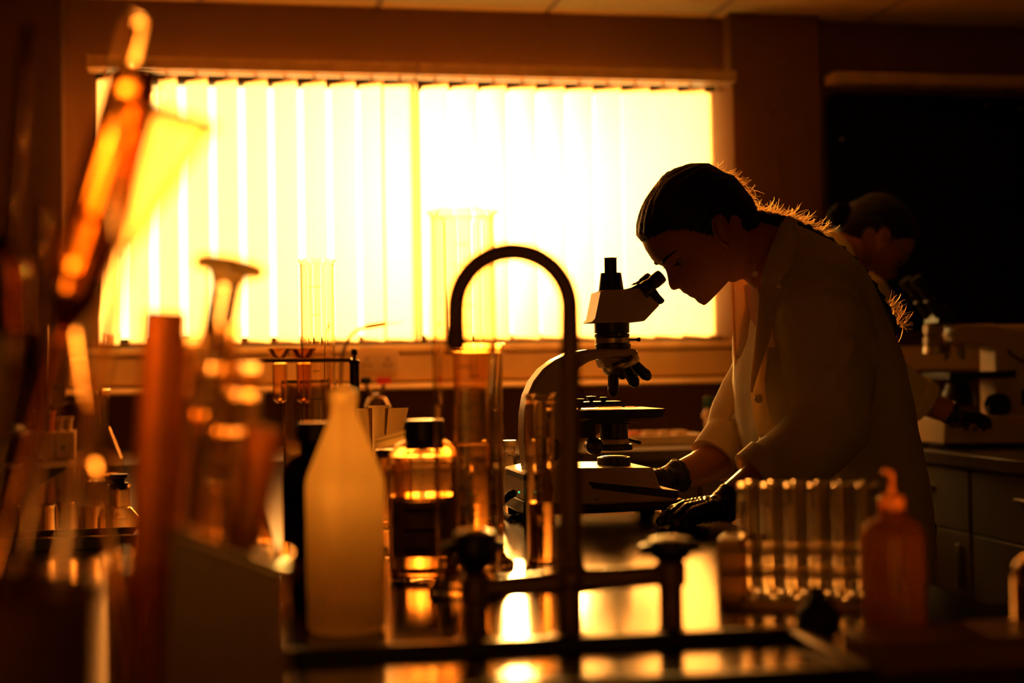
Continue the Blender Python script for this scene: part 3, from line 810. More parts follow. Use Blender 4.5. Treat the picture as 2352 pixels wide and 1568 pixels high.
# translucent squeeze bottle
Y = 1.38; k = px2m(Y); B = base_at(797, Y)
sq = empty('squeeze_bottle', B, 'translucent glowing squeeze bottle with conical shoulders in front of the tap', 'bottle')
H = [(0, 0), (.034, 0), (.0375, .004), (.038, .012), (.038, .138), (.0372, .146), (.0345, .154), (.0128, .207), (.0125, .218)]
MB().lathe(B, H + [(0, .218)], 48).build('body', M['wash'], sq)
MB().lathe(B + Z * .2182, [(0, 0), (.013, 0), (.0135, .002), (.0135, .012), (.006, .016), (.0035, .018), (0, .018)], 32).build('cap', M['wash'], sq)
MB().tube([B + Z * .012, B + Z * .217], .0022, 10).build('dip_tube', M['amber_plastic'], sq)
# funnel stand with black post behind it
Y = 1.95; k = px2m(Y); B = base_at(814, Y)
fs = empty('funnel_stand', B, 'stand with black knobbed post and long arm holding glass funnels', 'stand')
top = W(815, 836, Y)
MB().lathe(B, [(0, 0), (.045, 0), (.045, .010), (.008, .014), (.0065, .02), (.0065, top.z - BENCH - .05), (0, top.z - BENCH - .05)], 28).build('post', M['scope_b'], fs)
q = W(815, 905, Y)
MB().lathe(q, [(0, 0), (.0065, 0), (.0068, .002), (.0068, .042), (.0075, .043), (.0075, .046), (.003, .048), (.002, .052), (.0042, .055), (.0046, .059), (.003, .062), (0, .0625)], 24).build('clamp_handle', M['scope_b'], fs)
a, b = W(560, 828, Y), W(808, 827, Y)
am = MB().obox((a + b) / 2, (b - a).length / 2, .009, .0028, (b - a).normalized(), Vector((0, 1, 0))).build('arm', M['wood'], fs, bevel=.001)
for px, lab, m, r1 in ((642, 'small glass funnel hanging in the stand arm, farther from the post', 'glass_b', .011), (697, 'glass funnel with flared rim hanging in the stand arm, next to the post', 'amber', .011)):
    t = W(px, 800, Y); L = 125 * k
    g = MB(); g.lathe(t - Z * L, [(.003, 0), (.0095, .004), (.0100, L - .020), (.0105, L - .016), (.0175, L), (.0165, L), (.0088, L - .016), (.0084, .006), (.002, .002), (.003, 0)], 28)
    tag(g.build('glass_funnel', M[m]), lab, 'funnel', 'glass funnels in the stand')
# measuring cylinders
def cylinder(px, Y, width, top, label, mat='glass', foot=1.25, spout=True, ticks=12, rings=True):
    B = base_at(px, Y); k = px2m(Y); r = width * k / 2
    H = W(px, top, Y).z - BENCH
    c = empty('measuring_cylinder', B, label, 'cylinder', 'glass measuring cylinders')
    w = .0018
    MB().lathe(B, [(0, 0), (r * foot, 0), (r * foot, .006), (r * 1.1, .012), (r, .018), (r, H - .010), (r * 1.02, H - .005), (r * 1.13, H), (r * 1.07, H + .0005), (r - w, H - .008), (r - w, .016), (r * .6, .0125), (0, .012)], 44).build('tube', M[mat], c)
    tk = MB()
    for i in range(ticks):
        z = .05 + (H - .09) * i / (ticks - 1)
        a0, a1 = (-1.9, -1.2) if i % 2 == 0 else (-1.75, -1.35)
        n = 7; vs = []
        for j in range(n):
            a = a0 + (a1 - a0) * j / (n - 1)
            for rr, dz in ((r + .0002, -.0006), (r + .0002, .0006)):
                vs.append(B + Vector((math.cos(a) * rr, math.sin(a) * rr, z + dz)))
        tk.add(vs, [(2 * j, 2 * j + 2, 2 * j + 3, 2 * j + 1) for j in range(n - 1)])
    tk.build('graduation_marks', M['ink'], c)['kind'] = 'stuff'
    return c, B, r, H
cylinder(1076, 1.60, 148, 486, 'tallest wide glass measuring cylinder, seen through the arch of the tap', ticks=16)
c, B, r, H = cylinder(1102, 1.80, 118, 790, 'wet shorter measuring cylinder standing right behind the tallest one', 'glass_b', 1.35)
MB().lathe(B, [(0, .0127), (r - .0022, .0165), (r - .0022, H * .55), (0, H * .55)], 40).build('liquid', M['liquid'], c)
c, B, r, H = cylinder(1246, 1.73, 64, 905, 'slim little measuring cylinder with bright rim, beside the tap column', 'glass_b')
MB().lathe(B, [(0, .0127), (r - .0022, .0165), (r - .0022, H * .4), (0, H * .4)], 32).build('liquid', M['liquid'], c)
cylinder(737, 2.05, 78, 597, 'slender tall measuring cylinder with dark graduation marks, behind the squeeze bottle', ticks=9)
# reagent bottle with black cap
def bottle(px, Y, w, h, neck_w, neck_h, cap, label, mat, lab=None, fill=None, name='reagent_bottle', capmat='dark'):
    B = base_at(px, Y); k = px2m(Y); r = w * k / 2; n = neck_w * k / 2; hh = h * k; nh = neck_h * k
    t = empty(name, B, label, 'bottle')
    wl = .0022
    MB().lathe(B, [(0, .002), (r * .8, 0), (r * .96, .002), (r, .008), (r, hh - r * .75), (r * .93, hh - r * .4), (r * .72, hh - r * .13), (n * 1.06, hh), (n, hh + .004), (n, hh + nh), (n - wl, hh + nh), (n - wl, hh + .003), (r * .7, hh - r * .16 - wl), (r * .9, hh - r * .43), (r - wl, hh - r * .78), (r - wl, .008), (r * .8, .0035), (0, .0045)], 44).build('body', M[mat], t)
    if cap:
        cw, chh = cap[0] * k / 2, cap[1] * k
        cp = MB().lathe(B + Z * (hh + nh - chh * .75), [(n + .0004, 0), (cw, 0), (cw, chh - .002), (cw - .002, chh), (0, chh), (0, chh * .76), (n - .001, chh * .76), (n + .0004, .001)], 40).build('cap', M[capmat], t)
        ribs = MB()
        for i in range(24):
            a = 2 * PI * i / 24
            ribs.obox(B + Z * (hh + nh - chh * .75 + chh * .45) + Vector((math.cos(a), math.sin(a), 0)) * cw, .0006, .0009, chh * .4, Vector((math.cos(a), math.sin(a), 0)), Vector((-math.sin(a), math.cos(a), 0)))
        ribs.build('grip_ribs', M[capmat], cp)['kind'] = 'stuff'
    if lab:
        a0, a1 = -PI / 2 - .9, -PI / 2 + .9; vs = []
        for j in range(15):
            a = a0 + (a1 - a0) * j / 14
            for z in lab: vs.append(B + Vector((math.cos(a) * (r + .0004), math.sin(a) * (r + .0004), z)))
        lb = MB().add(vs, [(2 * j, 2 * j + 2, 2 * j + 3, 2 * j + 1) for j in range(14)]).build('label', M['label'], t)
        bars = MB()
        for q, z in enumerate(np.linspace(lab[0] + .006, lab[1] - .012, 3)):
            vs = []
            for j in range(7):
                a = -PI / 2 - .5 + (.75 + .1 * q) * j / 6
                for dz in (0, .004): vs.append(B + Vector((math.cos(a) * (r + .0008), math.sin(a) * (r + .0008), z + dz)))
            bars.add(vs, [(2 * j, 2 * j + 2, 2 * j + 3, 2 * j + 1) for j in range(6)])
        bars.build('print', M['ink'], lb)
    if fill:
        MB().lathe(B, [(0, .0046), (r * .8, .0046), (r - wl - .0002, .009), (r - wl - .0002, fill), (0, fill)], 40).build('liquid', M['liquid'], t)
    return t
bottle(975, 1.71, 164, 318, 66, 28, (78, 66), 'clear reagent bottle with square black cap and dark label, left of the tallest cylinder', 'glass_b', (.03, .095), .10)
bottle(728, 1.58, 150, 330, 66, 60, (78, 40), 'dark brown glass bottle half hidden behind the squeeze bottle', 'brown')
# tall glass jar with bright rim
B = base_at(716, 2.2); k = px2m(2.2); r = 62 * k; H = W(716, 872, 2.2).z - BENCH
j = tag(vessel(MB(), B, [(r * .96, 0), (r, .006), (r, H - .004), (r * 1.05, H)], .002, .006).build('glass_jar', M['glass_b'], origin=B), 'tall open glass jar with bright rim, between funnel stand and brown bottle', 'jar')
# beaker with folded filter papers
B = base_at(868, 2.3); k = px2m(2.3); r = 58 * k; H = .095
tag(vessel(MB(), B, [(r * .95, 0), (r, .005), (r, H - .004), (r * 1.05, H)], .0018, .004).build('beaker', M['glass'], origin=B), 'glass beaker holding folded filter papers, behind the squeeze bottle', 'beaker', 'glass beakers')
for i, (px, lean, rot) in enumerate(((846, -.10, .1), (872, .02, -.5), (893, .14, .4))):
    q = base_at(px, 2.3); q.z = BENCH + .008
    h = W(px, 928 + 6 * abs(i - 1), 2.3).z - q.z
    xa = Vector((math.cos(rot), math.sin(rot), 0)); m_ = MB()
    tip = B + Z * .006 + xa * .0 + Vector(((i - 1) * .008, 0, 0))
    w_ = .020
    rows = []
    for s_ in np.linspace(0.04, 1, 6):
        rows.append([tip + Z * (h * s_) + Vector((lean * h * s_, 0, 0)) + xa * (w_ * s_ * c_) + Vector((-xa.y, xa.x, 0)) * (.006 * s_ * (1 - c_ * c_) * (1 if i % 2 else -1)) for c_ in (-1, -.5, 0, .5, 1)])
    m_.sheet(rows, .0004, Vector((-xa.y, xa.x, 0)))
    tag(m_.build('filter_paper', M['paper']), ('folded filter paper leaning towards the tall jar', 'middle folded filter paper in the beaker', 'folded filter paper leaning towards the black-capped bottle')[i], 'paper', 'filter papers in the beaker')
# squat jar carrying a tilted white box
B = base_at(905, 1.92); k = px2m(1.92); r = 40 * k; H = W(905, 1035, 1.92).z - BENCH
jr = empty('specimen_jar', B, 'squat glass jar under the tilted pale box, behind the squeeze bottle', 'jar')
vessel(MB(), B, [(r * .95, 0), (r, .006), (r, H - .012), (r * .85, H - .006), (r * .85, H)], .002, .004).build('body', M['glass_b'], jr)
MB().lathe(B + Z * (H - .008), [(r * .86, 0), (r * .95, 0), (r * .95, .010), (0, .011), (0, .0085), (r * .86, .0085)], 32).build('lid', M['steel'], jr)
a, b = W(868, 1019, 1.92), W(932, 1002, 1.92)
bx = MB().obox(W(900, 1012, 1.92) + Z * .002, .021, .012, .0075, (b - a).normalized(), Vector((0, 1, 0)), (b - a).normalized().cross(Vector((0, 1, 0))) * -1)
bxo = tag(bx.build('slide_box', M['wash'], bevel=.001), 'small pale box resting tilted on the squat jar', 'box')  # translucent plastic glows in place of a bright reflection on the box
MB().obox(W(900, 1012, 1.92) + Z * .0045, .0212, .0122, .0006, (b - a).normalized(), Vector((0, 1, 0)), (b - a).normalized().cross(Vector((0, 1, 0))) * -1).build('lid_seam', M['ink'], bxo)
# a low glass vial and a bright slide holder behind the microscope's rear end
B = base_at(1172, 2.6); k = px2m(2.6)
r = 17 * k; H = W(1172, 1022, 2.6).z - BENCH
vl = empty('glass_vial', B, 'straight glass vial behind the rear end of the microscope base', 'vial')
vessel(MB(), B, [(r * .95, 0), (r, .003), (r, H - .02), (r * .75, H - .014), (r * .75, H)], .0015, .003).build('body', M['glass'], vl)
MB().lathe(B + Z * (H - .003), [(0, 0), (r * .7, 0), (r * .95, .004), (r * .95, .012), (0, .012)], 24).build('stopper', M['white_plastic'], vl)

for px, Yf, hh, rr, fl_h, lb in ((470, 1.30, .150, .042, .05, 'added conical glass flask half full of water, for glints behind the large beaker'), (566, 1.52, .172, .043, .07, 'taller conical glass flask added for glints next to the brown bottle')):  # both flasks are added to supply glints among the glassware
    B = base_at(px, Yf); n_ = .0145
    fk = empty('conical_flask', B, lb, 'flask', 'conical glass flasks')
    h1 = hh - .045
    MB().lathe(B, [(0, .0015), (rr * .85, 0), (rr, .004), (rr, .009), (rr * .93, .022), (n_ * 1.15, h1), (n_, h1 + .010), (n_, hh - .006), (n_ * 1.3, hh), (n_ * 1.15, hh), (n_ - .0018, hh - .007), (n_ - .0018, h1 + .010), (n_ * 1.15 - .002, h1 - .001), (rr * .93 - .002, .0215), (rr - .002, .009), (rr * .83, .0032), (0, .0040)], 44).build('body', M['glass_b'], fk)
    rt = rr * .93 - .002 + (n_ * 1.15 - .002 - rr * .93 + .002) * (fl_h - .0215) / (h1 - .0225)
    MB().lathe(B, [(0, .0042), (rr * .82, .0042), (rr - .0023, .0092), (rr * .93 - .0023, .0217), (rt - .0004, fl_h), (0, fl_h)], 44).build('liquid', M['liquid'], fk)

# ================================================================== test tube rack near the woman
Y = 1.50
ra, rb_ = W(1655, 1376, 1.47), W(2010, 1388, 1.43)
ra.z = rb_.z = BENCH
rx = (rb_ - ra); RL = rx.length; rx.normalize(); ry = Vector((-rx.y, rx.x, 0))
rk = empty('test_tube_rack', ra.lerp(rb_, .5), 'smoky plastic rack of glass test tubes before the woman\'s coat', 'rack')
RD = .032
zt, zm = .058, .033
for z, nm in ((.004, 'base_plate'), (zm, 'middle_plate'), (zt, 'top_plate')):
    MB().obox(ra.lerp(rb_, .5) + Z * z + ry * RD, RL / 2, RD, .0022 if z > .01 else .004, rx, ry).build(nm, M['acrylic'], rk, bevel=.0008)
for q, nm in ((ra, 0), (rb_, 1)):
    MB().obox(q + ry * RD + Z * .0345 + rx * (.009 if nm == 0 else -.002), .011 if nm == 0 else .002, RD, .0345, rx, ry).build('end_panel', M['acrylic'], rk, bevel=.001)
tb = MB()
TR, TH = .0078, .118
tb.lathe(Vector((0, 0, 0)), [(0, 0), (TR * .5, .0012), (TR * .87, .0042), (TR, .0085), (TR, TH - .002), (TR * 1.16, TH), (TR * .92, TH), (TR * .87, TH - .003), (TR * .87, .009), (TR * .7, .005), (0, .0028)], 26)
proto = tb.build('test_tube', M['glass'], origin=(0, 0, 0))
tag(proto, 'clear empty test tube standing in the smoky rack', 'test tube', 'test tubes in the rack')
n = 6
for row in range(2):
    for i in range(n):
        p = ra + rx * (RL * (.17 + .155 * i + .03 * row)) + ry * (RD * (.5 + row)) + Z * .0082
        t = proto if (row == 0 and i == 0) else dup(proto, p)
        t.location = p
        t['label'] = ('front' if row == 0 else 'back') + '-row test tube in the smoky rack, ' + ('first', 'second', 'third', 'fourth', 'fifth', 'sixth')[i] + ' from the gloved hand'
# red-brown plastic bottle on the wing
Y = 1.33; B = base_at(2055, Y); k = px2m(Y)
rbq = empty('plastic_bottle', B, 'red-brown plastic bottle with small spout, in front of the tube rack', 'bottle')
r = 71 * k
MB().lathe(B, [(0, 0), (r * .9, 0), (r, .004), (r, .086), (r * .93, .096), (r * .62, .1035), (r * .38, .107), (r * .38, .112), (0, .112)], 44).build('body', M['red_plastic'], rbq)
cp = MB().lathe(B + Z * .1085, [(0, 0), (r * .42, 0), (r * .42, .014), (r * .3, .017), (r * .12, .019), (r * .09, .030), (0, .0305)], 28).build('cap', M['red_plastic'], rbq)
MB().tube(cat_mull([B + Z * .137, B + Z * .145, B + Z * .148 + Vector((-.008, 0, 0))]), .0022, 8).build('spout', M['red_plastic'], cp)
# rubber bulb
Y = 1.29; B = base_at(1880, Y); k = px2m(Y)
rbb = MB().lathe(B, [(0, 0), (.012, .001), (.0185, .008), (.0205, .018), (.018, .028), (.011, .034), (.007, .039), (.007, .047), (.0045, .047), (.0045, .04), (0, .039)], 28)
tag(rbb.build('pipette_bulb', M['rubber'], origin=B), 'dark rubber pipette bulb in front of the tube rack', 'bulb')
# clear bottle cut by the picture edge
bottle(2405, 1.25, 150, 210, 60, 20, (74, 44), 'pale bottle at the edge of the island wing, beyond the red-brown one', 'glass_b', None, .05, 'wash_bottle', 'white_plastic')
# low brown box on the wing
bxm = MB().obox(base_at(2250, 1.19) + Z * .011, .105, .035, .011, U3, N3)
bxo = tag(bxm.build('storage_box', M['brown_plastic'], bevel=.003), 'flat brown plastic box in front of the red-brown bottle', 'box')
MB().obox(base_at(2250, 1.19) + Z * .0235, .106, .036, .0025, U3, N3).build('lid', M['brown_plastic'], bxo, bevel=.0015)

# ================================================================== leaning glassware, close to the camera
def W0(px, py, Y): return W(px, py, Y)
# clear beaker full of leaning tubes
YA = .98; k = px2m(YA); B = base_at(455, YA); r = .062
HB = W(455, 1275, YA).z - BENCH
bk = empty('beaker', B, 'large clear beaker crowded with leaning tubes, nearest the camera', 'beaker', 'glass beakers')
vessel(MB(), B, [(r * .95, 0), (r, .006), (r, HB - .006), (r * 1.05, HB)], .0022, .004, 56).build('body', M['glass_b'], bk)
def lean(name, label, cat, p_top, p_bot, r, mat, wall=.0012, group=None, closed=True, lip=True, seg=28, extra=None):
    a, b = Vector(p_bot), Vector(p_top); d = (b - a); L = d.length; d.normalize()
    pr = [(0, 0), (r * .55, r * .12), (r * .9, r * .5), (r, r)] if closed else [(r * .6, 0), (r, .002)]
    if 'plastic' in mat:
        pr += [(r, L - .003), (r * .93, L), (0, L)]
        return tag(MB().lathe(a, pr, seg, d).build(name, M[mat], origin=a), label, cat, group)
    pr += [(r, L - .003), (r * (1.14 if lip else 1.0), L), (r - wall, L), (r - wall, r)]
    pr += [(r * .5, r * .12 + wall), (0, wall)] if closed else [(r * .6 - wall * .5, .001), (r * .6, 0)]
    o = MB().lathe(a, pr, seg, d).build(name, M[mat], origin=a)
    tag(o, label, cat, group); return o
def inA(dx, dy, z=.009): return B + Vector((dx, dy, z))
lean('plastic_tube', 'opaque amber plastic tube leaning out of the large beaker, darkest of its tubes', 'tube', W(380, 712, .95), inA(-.034, -.020), .0145, 'amber_plastic')
tubes = [((446, 770), -.008, -.041, .945, .008, 'glass_b', 'test tube with glinting shoulder just above the amber plastic tube'),
         ((490, 838), -.004, -.018, .957, .008, 'glass', 'leaning test tube with a low rim beside the amber plastic tube'),
         ((520, 742), .010, .006, .975, .0085, 'glass_b', 'leaning test tube reaching highest beside the upturned cylinder'),
         ((560, 900), .018, -.012, .965, .0095, 'glass', 'short leaning test tube in the middle of the beaker'),
         ((572, 838), .032, .008, .985, .0075, 'glass_b', 'slim test tube leaning towards the tall jar'),
         ((455, 950), -.012, .032, 1.035, .009, 'amber', 'amber test tube low in the beaker behind the plastic tube'),
         ((532, 985), .015, .032, 1.015, .009, 'glass', 'short wide tube at the back of the beaker')]
for (p, dx, dy, Yt, rr, mt, lb) in tubes:
    lean('test_tube', lb, 'test tube', W(p[0], p[1], Yt), inA(dx, dy), rr, mt, group='tubes leaning in the large beaker')
lean('boiling_tube', 'wide amber boiling tube with an open rim, beside the brown bottle', 'test tube', W(606, 978, .955), inA(.019, -.033), .0115, 'amber_plastic', group='tubes leaning in the large beaker')
# measuring cylinder standing on its rim, foot up
a, b = inA(-.042, .012), W(526, 620, 1.02)
d = (b - a); L = d.length; d.normalize()
uc = empty('measuring_cylinder', a, 'upturned measuring cylinder in the beaker, its broad foot in the air', 'cylinder', 'glass measuring cylinders')
MB().lathe(a, [(.0105, 0), (.012, .001), (.0112, .006), (.0112, L - .012), (.014, L - .006), (.014, L - .002), (0, L - .002), (0, L - .006), (.0095, L - .008), (.0095, .006), (.0105, 0)], 32, d).build('tube', M['glass'], uc)
e = W(612, 650, 1.02) - W(438, 582, 1.02)
MB().lathe(b - d * .002, [(0, 0), (.027, 0), (.029, .003), (.029, .006), (.022, .010), (0, .010)], 6, d).build('foot', M['wash'], uc)
# added screen before the beaker: dark area below, chrome bead for the glints
a, b = W(398, 1222, .88), W(648, 1312, .88)
m_ = MB()
dd = (b - a).normalized()
lo = Vector((0, 0, BENCH))
pa = [a, b, Vector((b.x + .01, b.y, BENCH)), Vector((a.x - .01, a.y, BENCH))]
m_.prism(pa, Vector((0, -.006, 0)))
sc = tag(m_.build('glint_screen', M['brown_plastic'], bevel=.0015), 'added dark brown screen with a sloping bead for glints, before the large beaker', 'screen')
MB().tube([a + Vector((0, -.003, .001)), b + Vector((0, -.003, .001))], .0045, 12, 'round').build('glint_bead', M['chrome'], sc)
# brown pot with long things
YB = .80; k = px2m(YB); Bp = base_at(-62, YB); r = .0655
HP = W(-62, 1372, YB).z - BENCH
pt = empty('plastic_pot', Bp, 'brown plastic pot with rounded rim in the nearest corner of the bench', 'pot')
vessel(MB(), Bp, [(r * .9, 0), (r * .94, .005), (r, HP - .010), (r * 1.02, HP - .003), (r * 1.0, HP)], .003, .005, 48).build('body', M['brown_plastic'], pt)
MB().lathe(Bp + Z * (HP - .004), [(r * 1.0, 0), (r * 1.05, .001), (r * 1.06, .005), (r * 1.0, .007), (r * .97, .004), (r * .97, 0)], 48).build('rim', M['brown_plastic'], pt)
def inB(dx, dy, z=.010): return Bp + Vector((dx, dy, z))
def profile_glass(name, label, cat, p_top, p_bot, prof, mat, seg=32):
    a, b = Vector(p_bot), Vector(p_top); d = b - a; L = d.length; d.normalize()
    return tag(MB().lathe(a, [(r_, h_ * L) if h_ <= 1.001 else (r_, L) for r_, h_ in prof], seg, d).build(name, M[mat], origin=a), label, cat)
profile_glass('dropper_pipette', 'thin bright glass dropper, the topmost thing leaning from the brown pot', 'pipette', W(312, 36, .935), inB(-.012, .028),
              [(.0012, 0), (.0026, .01), (.0026, .66), (.0070, .70), (.0070, .995), (.0058, 1), (.0058, .705), (.0014, .665), (.0012, 0)], 'glass_b')
profile_glass('long_necked_flask', 'amber glass flask with long thin neck, upside down beside the funnel', 'flask', W(318, 150, .90), inB(-.026, .002),
              [(.0030, 0), (.0042, .004), (.0042, .60), (.0085, .625), (.0150, .655), (.0170, .70), (.0170, .97), (.0140, .992), (0, 1), (0, .992), (.0128, .985), (.0156, .965), (.0156, .70), (.0138, .66), (.0072, .63), (.0030, .605), (.0030, .004), (.0030, 0)], 'amber', 40)
# long-stemmed funnel
ap = W(288, 560, .80); rc = W(382, 240, .79); d = (rc - ap).normalized(); Lc = (rc - ap).length
st = inB(.032, -.034, .012); sd = (ap - st)
rim_r = 122 * px2m(.795)
fn = empty('glass_funnel', st, 'large long-stemmed glass funnel tilted against the window light', 'funnel')
MB().lathe(ap - d * .004, [(.0040, 0), (.0070, .004), (rim_r * .96, Lc - .004), (rim_r * 1.05, Lc - .002), (rim_r * 1.07, Lc + .001), (rim_r * 1.02, Lc + .003), (rim_r - .003, Lc), (.0040, .007), (.0025, 0), (.0040, 0)], 56, d).build('cone', M['glass_b'], fn)
sp = cat_mull([ap - d * .003, ap.lerp(st, .08), ap.lerp(st, .5), st], 4)
MB().tube(sp, [.0048] * 4 + [.0042] * (len(sp) - 4), 16).build('stem', M['glass_b'], fn)
# graduated pipette, leaning the other way
a, b = inB(.046, .012, .012), W(163, 668, .90)
a = W(262, 1090, .90); a2 = base_at(330, .90); 
gp = empty('graduated_pipette', W(330, yb(330, .90), .90), 'striped graduated pipette leaning away from the beaker towards the pot', 'pipette')
pb = W(340, yb(340, .90), .90); pb.z = BENCH + .003
d = (b - pb).normalized(); L = (b - pb).length
MB().lathe(pb, [(0, 0), (.0018, 0), (.0046, .03), (.0046, L * .62), (.0058, L * .64), (.0058, L * .69), (.0046, L * .71), (.0040, L), (.002, L), (0, L - .004)], 18, d).build('tube', M['amber'], gp)
tk = MB()
for i in range(22): tk.lathe(pb + d * (L * (.42 + .021 * i) if i < 9 else L * (.50 + .021 * i)), [(.0044, 0), (.0050, 0), (.0050, .0008), (.0044, .0008)], 16, d)
tk.build('graduation_marks', M['marks'], gp)['kind'] = 'stuff'
for lb, p, dx, dy, Yt, rr, mt in (('thin glass rod with a bent highlight at the back of the brown pot', (62, 60), -.020, .046, .94, .0030, 'brown'),
                              ('slim dropper tube leaning over the wall trunking, shortest in the pot', (96, 470), .012, .040, .95, .0034, 'brown'),
                              ('glass tube low over the pot rim, with a glowing bulbous end', (0, 770), -.024, -.022, .78, .0105, 'glass')):
    lean('glass_tube', lb, 'tube', W(p[0], p[1], Yt), inB(dx, dy), rr, mt, lip=False)
hk = cat_mull([inB(-.030, .024, .02), W(30, 900, .86), W(42, 700, .86), W(40, 620, .86), W(10, 570, .86), W(-60, 545, .86)], 6)
tag(MB().tube(hk, .0062, 14, 'round').build('bent_glass_tube', M['brown']), 'bent glass tube curving over the brown pot', 'tube')

# ================================================================== dim things beyond the island on the left
Y = 2.1
for px, w_, top, lb in ((84, 78, 1160, 'low glass beaker with wide bright rim, farthest along the dark tray'), (150, 44, 1152, 'narrow glass beaker with a gold gleam, in the middle of the dark tray'), (208, 66, 1162, 'low glass beaker beside the stoppered flask on the dark tray')):
    B_ = base_at(px, Y) + Z * .0062; k = px2m(Y); r = w_ * k / 2; H = W(px, top, Y).z - B_.z
    tag(vessel(MB(), B_, [(r * .93, 0), (r, .004), (r, H - .003), (r * 1.08, H)], .0016, .003, 32).build('beaker', M['glass_b'], origin=B_), lb, 'beaker', 'glass beakers')
B_ = base_at(275, 2.2) + Z * 0; k = px2m(2.2)
fl = empty('stoppered_flask', B_, 'glass flask with dark red stopper at the end of the dark tray', 'flask')
H = W(275, 1112, 2.2).z - BENCH
vessel(MB(), B_, [(.026, 0), (.030, .004), (.030, .03), (.0165, H - .035), (.0155, H - .004), (.018, H)], .0016, .003, 32).build('body', M['glass_b'], fl)
MB().lathe(B_ + Z * (H - .008), [(0, 0), (.0125, 0), (.0138, .010), (.009, .012), (.009, .016), (.0135, .019), (.0135, .024), (0, .024)], 24).build('stopper', M['maroon'], fl)
tq = base_at(150, 2.1)
ty = MB().obox(tq + Z * .003, .100, .055, .003, U3, N3)
tro = tag(ty.build('sample_tray', M['dark'], bevel=.002), 'flat dark tray under the row of low beakers', 'tray')
for s_, hx, hy in ((N3 * -.055, .103, .003), (N3 * .055, .103, .003), (U3 * -.102, .003, .058), (U3 * .102, .003, .058)):
    MB().obox(tq + s_ + Z * .009, hx, hy, .009, U3, N3).build('rim', M['dark'], tro, bevel=.001)
# tube block, drum, clamp stand, flask neck on the wall worktop
Y = 4.25
q = base_at(128, Y); k = px2m(Y)
hb = empty('tube_block', q, 'pale block holding capped tubes at the end of the wall worktop', 'block')
MB().obox(q + Z * .042 - U3 * .031, .0295, .03, .042, U3, N3).build('block_half', M['white_plastic'], hb, bevel=.003)
MB().obox(q + Z * .042 + U3 * .031, .0295, .03, .042, U3, N3).build('block_half', M['white_plastic'], hb, bevel=.003)
MB().obox(q + Z * .036 + U3 * .025 - N3 * .0305, .003, .001, .006, U3, N3).build('switch', M['ink'], hb)
for i, (px, top, m_, lb) in enumerate(((92, 940, 'red_plastic', 'tall red-brown capped tube in the pale block, farther from the flask neck'), (118, 942, 'red_plastic', 'tall red-brown capped tube in the pale block, second one'), (138, 958, 'white_plastic', 'short pale capped tube in the pale block'), (160, 958, 'white_plastic', 'short pale capped tube in the pale block beside the clamp stand'))):
    p_ = base_at(px, Y); p_.z = BENCH + .0842
    H = W(px, top, Y).z - p_.z
    tt = empty('capped_tube', p_, lb, 'tube', 'capped tubes in the pale block')
    MB().lathe(p_, [(0, 0), (.007, 0), (.0085, .004), (.0095, H - .008), (0, H - .008)], 18).build('body', M[m_], tt)
    MB().lathe(p_ + Z * (H - .0078), [(0, 0), (.0135, 0), (.0135, .0078), (0, .008)], 18).build('cap', M[m_], tt)
B_ = base_at(8, 4.3); 
dr = empty('benchtop_drum', B_, 'dark red drum-shaped machine at the far end of the wall worktop', 'centrifuge')
MB().lathe(B_, [(0, 0), (.085, 0), (.10, .01), (.10, .07), (.092, .085), (0, .095)], 36).build('body', M['maroon'], dr)
MB().lathe(B_ + Z * .088, [(0, 0), (.08, 0), (.06, .018), (.02, .028), (0, .029)], 36).build('lid', M['dark'], dr)
tag(MB().tube(cat_mull([base_at(95, 4.15) + Z * .004, base_at(60, 4.12) + Z * .004, base_at(20, 4.14) + Z * .004, base_at(-40, 4.16) + Z * .004]), .004, 8).build('black_cable', M['rubber']), 'black cable lying along the edge of the wall worktop', 'cable')
B_ = base_at(112, 4.55); top = W(110, 748, 4.55)
cs = empty('clamp_stand', B_, 'thin clamp stand with upright rod before the dim trunking', 'stand')
MB().obox(B_ + Z * .008, .08, .05, .008, U3, N3).build('base_plate', M['dark'], cs, bevel=.002)
MB().tube([B_ + Z * .015, Vector((B_.x, B_.y, top.z))], .0062, 14).build('rod', M['steel'], cs)
MB().tube([W(108, 934, 4.55), W(190, 918, 4.55)], .004, 10).build('clamp_arm', M['steel'], cs)
MB().lathe(W(110, 948, 4.55), [(0, 0), (.013, 0), (.013, .03), (0, .03)], 14).build('boss', M['dark'], cs)
B_ = base_at(240, 3.4); k = px2m(3.4); H = W(240, 892, 3.4).z - BENCH
vf = tag(MB().lathe(B_, [(0, 0), (.04, 0), (.045, .01), (.045, .05), (.02, .11), (.014, .125), (.013, H - .004), (.019, H), (.017, H), (.0115, H - .006), (.0125, .125), (.0185, .11), (.043, .05), (.043, .012), (0, .004)], 36).build('conical_flask', M['glass_b'], origin=B_), 'conical glass flask with a pale lip, in the gloom behind the amber tube', 'flask', 'conical glass flasks')
for px, py in ((41, 838), (88, 832)):
    p_ = RV(px, py, VW - .051)
    s = MB().obox(p_, .022, .004, .022, U3, N3).build('switch_plate', M['frame'], bevel=.002)
    tag(s, 'small switch plate with red light, ' + ('near the clamp stand rod' if px > 60 else 'farther from the clamp stand rod'), 'switch')
    MB().lathe(p_ - N3 * .004, [(0, 0), (.0035, 0), (.003, .002), (0, .003)], 10, -N3).build('indicator_light', M['led_r'], s)
